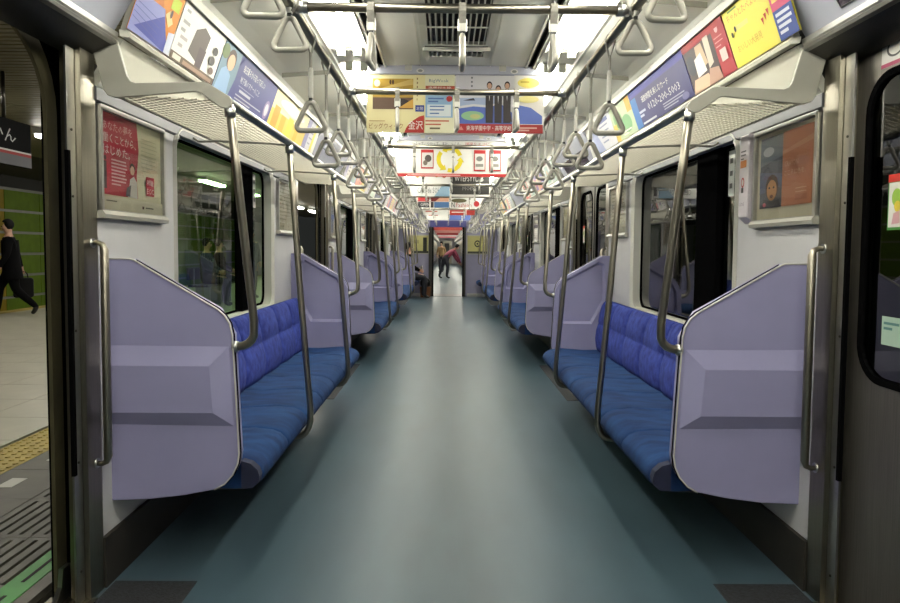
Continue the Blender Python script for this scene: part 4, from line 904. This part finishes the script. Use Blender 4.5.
# ------------------------------------------------------------------ people
def person(label, loc, head, nodes, cols, group=None, hair=M_HAIR, height=1.0):
    """nodes: name -> (parent, (x,y,z), radius, region); built with Skin + Subdivision as one mesh"""
    names = list(nodes); idx = {n: i for i, n in enumerate(names)}
    me = bpy.data.meshes.new('person'); me.from_pydata([Vector(nodes[n][1]) * height for n in names], [(idx[nodes[n][0]], idx[n]) for n in names if nodes[n][0]], [])
    ob = bpy.data.objects.new('person', me); COL.objects.link(ob)
    ob.modifiers.new('skin', 'SKIN'); sb = ob.modifiers.new('sub', 'SUBSURF'); sb.levels = sb.render_levels = 1
    for i, n in enumerate(names):
        sv = me.skin_vertices[0].data[i]; rr = nodes[n][2]; rr = rr if isinstance(rr, tuple) else (rr, rr); rr = tuple(v * (1.22 if nodes[n][3] in ('top', 'legs') else 1) for v in rr); sv.radius = (rr[0] * height, rr[1] * height); sv.use_root = (i == 0)
    bpy.context.view_layer.update()
    me2 = bpy.data.meshes.new_from_object(ob.evaluated_get(bpy.context.evaluated_depsgraph_get()))
    ob.modifiers.clear(); ob.data = me2
    regs = list(cols); 
    me2.materials.clear()
    for g in regs: me2.materials.append(cols[g])
    segs = [(Vector(nodes[nodes[n][0]][1]) * height, Vector(nodes[n][1]) * height, regs.index(nodes[n][3])) for n in names if nodes[n][0]]
    for p in me2.polygons:
        c = p.center; best = (9, 0)
        for a, b, ri in segs:
            d = b - a; t = max(0, min(1, (c - a).dot(d) / max(d.length_squared, 1e-9))); e = (c - (a + d * t)).length
            if e < best[0]: best = (e, ri)
        p.material_index = best[1]; p.use_smooth = True
    hp = Vector(nodes['crown'][1]) * height; hb = Vector(nodes['skull'][1]) * height; c = hb.lerp(hp, .5)
    f = (Vector(nodes['nose'][1]) * height - hb); f = (f - (hp - hb).normalized() * f.dot((hp - hb).normalized())).normalized(); upv = (hp - hb).normalized(); sd = f.cross(upv)
    Mx = Matrix((sd, f, upv)).transposed()
    cap = MB().ball((0, 0, 0), (.088 * height, .102 * height, .105 * height), 16, 10)
    cap.v = [p if not (p[1] > .03 * height and p[2] < .055 * height) else (p[0] * .85, p[1] * .55, p[2]) for p in cap.v]
    cap.v = [tuple(c - f * .012 * height + upv * .022 * height + Mx @ Vector(p)) for p in cap.v]
    cap.build('hair', hair, ob)
    for q in (-1, 1):
        MB().ball(tuple(c + f * .086 * height + sd * q * .032 * height - upv * .005), .011 * height, 8, 6).build('eye', M_HAIR, ob)
    MB().ball(tuple(c + f * .083 * height - upv * .062 * height), (.024 * height, .012 * height, .008 * height), 8, 6).build('mouth', mat('lips', (150, 84, 78), .5), ob)
    ob.location = loc; ob.rotation_euler = (0, 0, head)
    return tag(ob, label, 'person', group)
def skeleton(pel, lean, legs, arms, coat='top'):
    """pel: pelvis xyz; lean: spine unit direction in (y,z); legs/arms: per side list of joints"""
    P = Vector(pel); d = Vector((0, lean[0], lean[1])).normalized(); n = {}
    n['pelvis'] = (None, P, (.155, .125), coat)
    n['waist'] = ('pelvis', P + d * .17, (.14, .11), coat); n['chest'] = ('waist', P + d * .36, (.17, .12), coat)
    n['collar'] = ('chest', P + d * .49, (.10, .09), coat)
    nd = (d + Vector((0, .15, .55))).normalized(); nk = P + d * .55
    n['neck'] = ('collar', nk, .052, 'skin'); n['jaw'] = ('neck', nk + nd * .065, (.058, .07), 'skin')
    n['skull'] = ('jaw', nk + nd * .12, (.074, .088), 'skin'); n['crown'] = ('skull', nk + nd * .20, (.066, .078), 'skin')
    fw = Vector((0, nd.z, -nd.y))
    n['nose'] = ('skull', nk + nd * .125 + fw * .105, .014, 'skin')
    for s, nm in ((1, 'r'), (-1, 'l')):
        L = [Vector(p) for p in legs[nm]]; A = [Vector(p) for p in arms[nm]]
        n['hip' + nm] = ('pelvis', P + Vector((s * .095, 0, -.05)), .10, 'legs')
        n['knee' + nm] = ('hip' + nm, L[0], .068, 'legs'); n['calf' + nm] = ('knee' + nm, L[0].lerp(L[1], .4), .062, 'legs'); n['ankle' + nm] = ('calf' + nm, L[1], .045, 'legs')
        n['foot' + nm] = ('ankle' + nm, L[1].lerp(L[2], .5) - Vector((0, 0, .02)), (.042, .036), 'shoe'); n['toe' + nm] = ('foot' + nm, L[2], (.036, .026), 'shoe')
        sh = P + d * .45 + Vector((s * .175, 0, 0))
        n['shoulder' + nm] = ('chest', sh, .068, coat); n['elbow' + nm] = ('shoulder' + nm, A[0], .052, coat); n['wrist' + nm] = ('elbow' + nm, A[1], .036, coat)
        hd = (A[1] - A[0]).normalized(); side = Vector((0, 1, 0)) if abs(hd.y) < .8 else Vector((0, 0, 1)); side = (side - hd * side.dot(hd)).normalized(); inn = hd.cross(side) * s
        n['palm' + nm] = ('wrist' + nm, A[1] + hd * .06, (.034, .022), 'skin')
        for q, (o, ln) in enumerate(((-.03, .065), (-.01, .075), (.01, .08), (.03, .07))):
            b = A[1] + hd * .095 + side * o; n['k%d%s' % (q, nm)] = ('palm' + nm, b, .0095, 'skin'); n['f%d%s' % (q, nm)] = ('k%d%s' % (q, nm), b + hd * ln * .7 - inn * .025, .0085, 'skin')
        n['thumb' + nm] = ('palm' + nm, A[1] + hd * .07 + side * .055, .0095, 'skin'); n['tip' + nm] = ('thumb' + nm, A[1] + hd * .11 + side * .062 - inn * .01, .0085, 'skin')
    return n
WALK = skeleton((0, 0, .94), (.05, 1), {'r': [(.09, .20, .53), (.09, .24, .10), (.09, .40, .035)], 'l': [(-.09, -.06, .50), (-.09, -.38, .17), (-.09, -.30, .04)]},
                {'r': [(.255, -.07, 1.15), (.26, -.13, .90)], 'l': [(-.25, .04, 1.14), (-.24, .16, .92)]})
STAND = skeleton((0, 0, .94), (.02, 1), {'r': [(.10, .02, .51), (.10, 0, .09), (.11, .15, .035)], 'l': [(-.10, .02, .51), (-.10, 0, .09), (-.11, .15, .035)]},
                 {'r': [(.25, 0, 1.14), (.22, .12, .94)], 'l': [(-.25, 0, 1.14), (-.22, .10, .93)]})
SIT = skeleton((0, 0, .625), (-.02, 1), {'r': [(.11, .42, .545), (.11, .40, .09), (.11, .54, .035)], 'l': [(-.11, .42, .545), (-.11, .36, .09), (-.11, .50, .035)]},
               {'r': [(.24, .07, .82), (.12, .27, .73)], 'l': [(-.24, .07, .82), (-.12, .27, .73)]})
BEND = skeleton((0, -.05, .90), (.80, .62), {'r': [(.11, .04, .50), (.12, -.02, .09), (.12, .13, .035)], 'l': [(-.11, -.16, .50), (-.13, -.28, .09), (-.13, -.14, .035)]},
                {'r': [(.24, .44, .92), (.20, .56, .68)], 'l': [(-.24, .46, .92), (-.18, .60, .70)]})
man = person('man in a black suit walking along the station platform with a bag', (-7.66, 12.13, pz), R_(118), WALK, {'top': M_SUIT, 'legs': M_SUIT, 'shoe': M_SHOE, 'skin': M_SKIN}, height=.965)
for nm_, zt, zb_, r0, r1 in (('coat', 1.34, .66, .175, .205),):
    cm = MB().tube([(0, .015, zt), (0, .01, 1.15), (0, 0, .95), (0, -.01, .80), (0, -.02, zb_)], [r0, .185, .18, .195, r1], 16, caps=False, flat=.78); cm.build('coat', M_SUIT, man)
r = thing('hand_bag', 'black bag held in the hand of the walking man', 'bag', (-7.66 + .251 * math.cos(R_(118)) + .157 * math.sin(R_(118)), 12.13 + .251 * math.sin(R_(118)) - .157 * math.cos(R_(118)), .30))
r.rotation_euler = (0, 0, R_(118))
MB().prism(rrect(-.16, .16, 0, .36, .05, 4), -.05, .05, 'x').build('bag_body', M_LEATHER, r, bevel=.018)
MB().tube([(0, -.075, .35), (0, -.06, .43), (0, -.03, .465), (0, .03, .465), (0, .06, .43), (0, .075, .35)], .011, 8).build('bag_handle', M_LEATHER, r)
# platform bench with waiting people
r = thing('platform_bench', 'steel-legged bench on the station platform where people sit', 'bench', (-5.1, 15.2, pz))
part('bench_seat', MB().box(-5.35, -4.95, 14.2, 16.2, .405, .450), M_DARKST, r); part('bench_back', MB().box(-5.38, -5.34, 14.2, 16.2, .55, .80), M_DARKST, r)
for yy in (14.5, 15.2, 15.9):
    part('bench_leg', MB().box(-5.3, -5.0, yy - .02, yy + .02, pz, .406), M_ALU, r)
    part('back_post', MB().box(-5.345, -5.325, yy - .02, yy + .02, .42, .78), M_ALU, r)
person('person in dark navy clothes sitting on the platform bench', (-5.14, 14.75, -.018), R_(-90), SIT, {'top': M_NAVYJ, 'legs': M_JEAN, 'shoe': M_SHOE, 'skin': M_SKIN})
person('person in black clothes sitting on the platform bench', (-5.14, 15.55, -.018), R_(-80), SIT, {'top': M_SUIT, 'legs': M_JEAN, 'shoe': M_SHOE, 'skin': M_SKIN})
person('person in a navy jacket standing on the platform beside the bench', (-4.85, 17.0, pz), R_(-120), STAND, {'top': M_NAVYJ, 'legs': M_JEAN, 'shoe': M_SHOE, 'skin': M_SKIN}, height=.96)
# person on the short end bench with a white paper, and bag
person('person in a dark coat sitting on the short end bench beside the gangway door', (-.98, 17.35, -.009), R_(-90), SIT, {'top': M_SUIT, 'legs': M_JEAN, 'shoe': M_SHOE, 'skin': M_SKIN}, height=.97)
r = thing('newspaper', 'folded white paper held by the person on the end bench', 'paper', (-.68, 17.36, .70))
part('page', MB().add([(-.68, 17.22, .80), (-.66, 17.36, .68), (-.68, 17.50, .80), (-.64, 17.22, .81), (-.63, 17.36, .69), (-.64, 17.50, .81), (-.78, 17.22, .70), (-.75, 17.50, .70)], [(0, 1, 4, 3), (1, 2, 5, 4), (0, 6, 1), (2, 1, 7)]), ink((236, 234, 228)), r)
r = thing('shopping_bag', 'brown paper bag standing on the floor by the end wall', 'bag', (-.575, 17.66, 0))
part('bag_body', MB().add([(-.695, 17.58, 0), (-.455, 17.58, 0), (-.455, 17.74, 0), (-.695, 17.74, 0), (-.715, 17.57, .26), (-.435, 17.57, .26), (-.435, 17.75, .26), (-.715, 17.75, .26)], [(0, 3, 2, 1), (0, 1, 5, 4), (1, 2, 6, 5), (2, 3, 7, 6), (3, 0, 4, 7)]), M_BROWN, r)
for yy in (): part('bag_handle', MB().tube([(-.72, yy, .25), (-.70, yy, .36), (-.62, yy, .36), (-.60, yy, .25)], .006, 6), M_BROWN, r)
part('bag_lid', MB().box(-.715, -.435, 17.57, 17.75, .258, .264), M_BROWN, r)
r = thing('rucksack', 'black rucksack lying on top of the brown paper bag', 'bag', (-.575, 17.66, .264))
b_ = MB().ball((-.575, 17.66, .37), (.14, .085, .13), 14, 10); b_.v = [(p[0], p[1], max(p[2], .265)) for p in b_.v]; part('pack_body', b_, M_LEATHER, r)
part('pack_pocket', MB().ball((-.555, 17.585, .36), (.09, .03, .07), 12, 8), M_LEATHER, r)

# ------------------------------------------------------------------ gangway and next car
Y2 = 18.85
tag(MB().box(-.60, .60, YEND, Y2, -.05, .004).build('floor_gangway', M_DARKST), 'steel gangway floor plate between the cars', 'floor', kind='structure')
for s in (-1, 1):
    g_ = MB()
    for q in range(6): g_.box(*sorted((s * .56, s * (.60 + .03 * (q % 2)))), YEND + .07 + q * .13, YEND + .07 + q * .13 + .125, 0, 2.05)
    tag(g_.build('wall_gangway_' + ('left' if s < 0 else 'right'), mat('gangway_grey', (84, 84, 88), .7)), 'grey folded gangway wall between the cars, ' + SIDE[s], 'wall', kind='structure')
tag(MB().box(-.66, .66, YEND + .06, Y2, 2.05, 2.10).build('ceiling_gangway', MATS['gangway_grey']), 'grey gangway roof between the cars', 'ceiling', kind='structure')
Y3 = 57.0
tag(MB().box(-1.30, 1.30, Y2, Y3, -.05, 0).build('floor_next_car', M_FLOOR), 'blue-green floor of the next car', 'floor', kind='structure')
tag(MB().box(-1.30, 1.30, Y2, Y3, 2.288, 2.34).build('ceiling_next_car', M_CEIL), 'pale ceiling of the next car', 'ceiling', kind='structure')
for s in (-1, 1):
    tag(MB().box(*sorted((s * 1.28, s * 1.36)), Y2, Y3, 0, 2.3).build('wall_next_car_' + ('left' if s < 0 else 'right'), M_WALL), 'pale wall of the next car, ' + SIDE[s], 'wall', kind='structure')
    lt = [o for o in COL.objects if o.name.startswith('ceiling_light') and o.location.x * s > 0][0]
    for q in range(18):
        o = dup(lt, (0, Y2 + .3 + 2.0 * q - lt.location.y, -.036)); tag(o, '%s twin-tube light past the gangway in the next car, %s' % (ORD[q], SIDE[s]), None, 'lights in the next car, ' + SIDE[s])
    rr_ = thing('strap_rail', 'long strap rail in the next car, ' + SIDE[s], 'rail', (s * RX, Y2 + .05, RZ))
    part('rail_tube', MB().tube([(s * RX, Y2 + .01, RZ), (s * RX, Y3 - .01, RZ)], .0155, 10), M_PIPE, rr_)
    po_ = [o for o in COL.objects if o.name.startswith('grab_pole') and o.location.x * s > 0 and BAYN[0] in o['label']]
    for q in range(22): put('l', s * RX, 24.5 + .95 * q, 0, 'hanging strap in the next car, ' + SIDE[s], 'straps of the next car, ' + SIDE[s])
    b_ = [o for o in COL.objects if o.name.startswith('bench_seat') and o.location.x * s > 0 and o.get('label', '').startswith('long') and BAYN[0] in o['label']][0]
    p_ = [o for o in COL.objects if o.name.startswith('seat_partition') and o.location.x * s > 0 and BAYN[0] in o['label']]
    for q in range(2, 7):
        nm = 'bay ' + ['', '', 'three', 'four', 'five', 'six', 'seven'][q]
        dup(b_, (0, 22.6 + PITCH * q - YB0, 0), 'long blue bench in the next car %s, %s' % (nm, SIDE[s]), 'benches of the next car')
        for w2, o in enumerate(po_): dup(o, (0, 22.6 + PITCH * q - YB0, 0), 'steel pole in the next car, %s, %s' % (nm, SIDE[s]), 'poles of the next car, %s, %s' % (nm, SIDE[s]))
        for w2, o in enumerate(p_): dup(o, (0, 22.6 + PITCH * q - YB0, 0), 'lavender partition in the next car %s, %s, %s' % (nm, SIDE[s], ('nearer' if w2 == 0 else 'away from') + ' the gangway'), 'partitions of the next car')
we = tag(MB().box(-1.37, 1.37, Y3, Y3 + .05, 0, 2.3).build('wall_next_car_end', M_WALL), 'pale end wall of the next car', 'wall', kind='structure')
MB().box(-.40, .40, Y3 - .03, Y3 - .001, 0, 1.9).build('end_door', M_STEEL, we); MB().box(-.2, .2, Y3 - .034, Y3 - .03, .9, 1.7).build('door_pane', M_DARKP, we)
e2 = MB().box(-1.3, -.42, Y2 - .06, Y2, 0, 2.3).box(.42, 1.3, Y2 - .06, Y2, 0, 2.3).box(-.42, .42, Y2 - .06, Y2, 1.98, 2.3)
tag(e2.build('wall_next_car_front', M_ENDW), 'lavender wall around the doorway into the next car', 'wall', kind='structure')
for q, (c, nm) in enumerate((((232, 200, 130), 'amber'), ((226, 90, 80), 'red'), ((236, 160, 150), 'salmon'), ((206, 50, 56), 'crimson'), ((240, 226, 220), 'cream'), ((226, 120, 130), 'pink'))):
    poster('hanging_poster', 'white hanging poster with %s band in the next car' % nm, (-.52, 20.6 + 4.2 * q, 1.905), (1, 0, 0), (0, 0, 1), 1.04, .335, WHT, [('r', 0, 0, 1, .42, c), ('l', .06, .8, .85, 3, .16, .05, (120, 90, 90))], 'hanging posters in the next car')
person('person in a maroon top bending forward in the next car', (-.04, 29.0, 0), R_(-72), BEND, {'top': M_MAROON, 'legs': M_JEAN, 'shoe': M_SHOE, 'skin': M_SKIN}, height=.98)
person('person in a tan coat standing farther along the next car', (-.30, 37.0, 0), R_(160), STAND, {'top': M_TAN, 'legs': M_JEAN, 'shoe': M_SHOE, 'skin': M_SKIN}, height=.93)
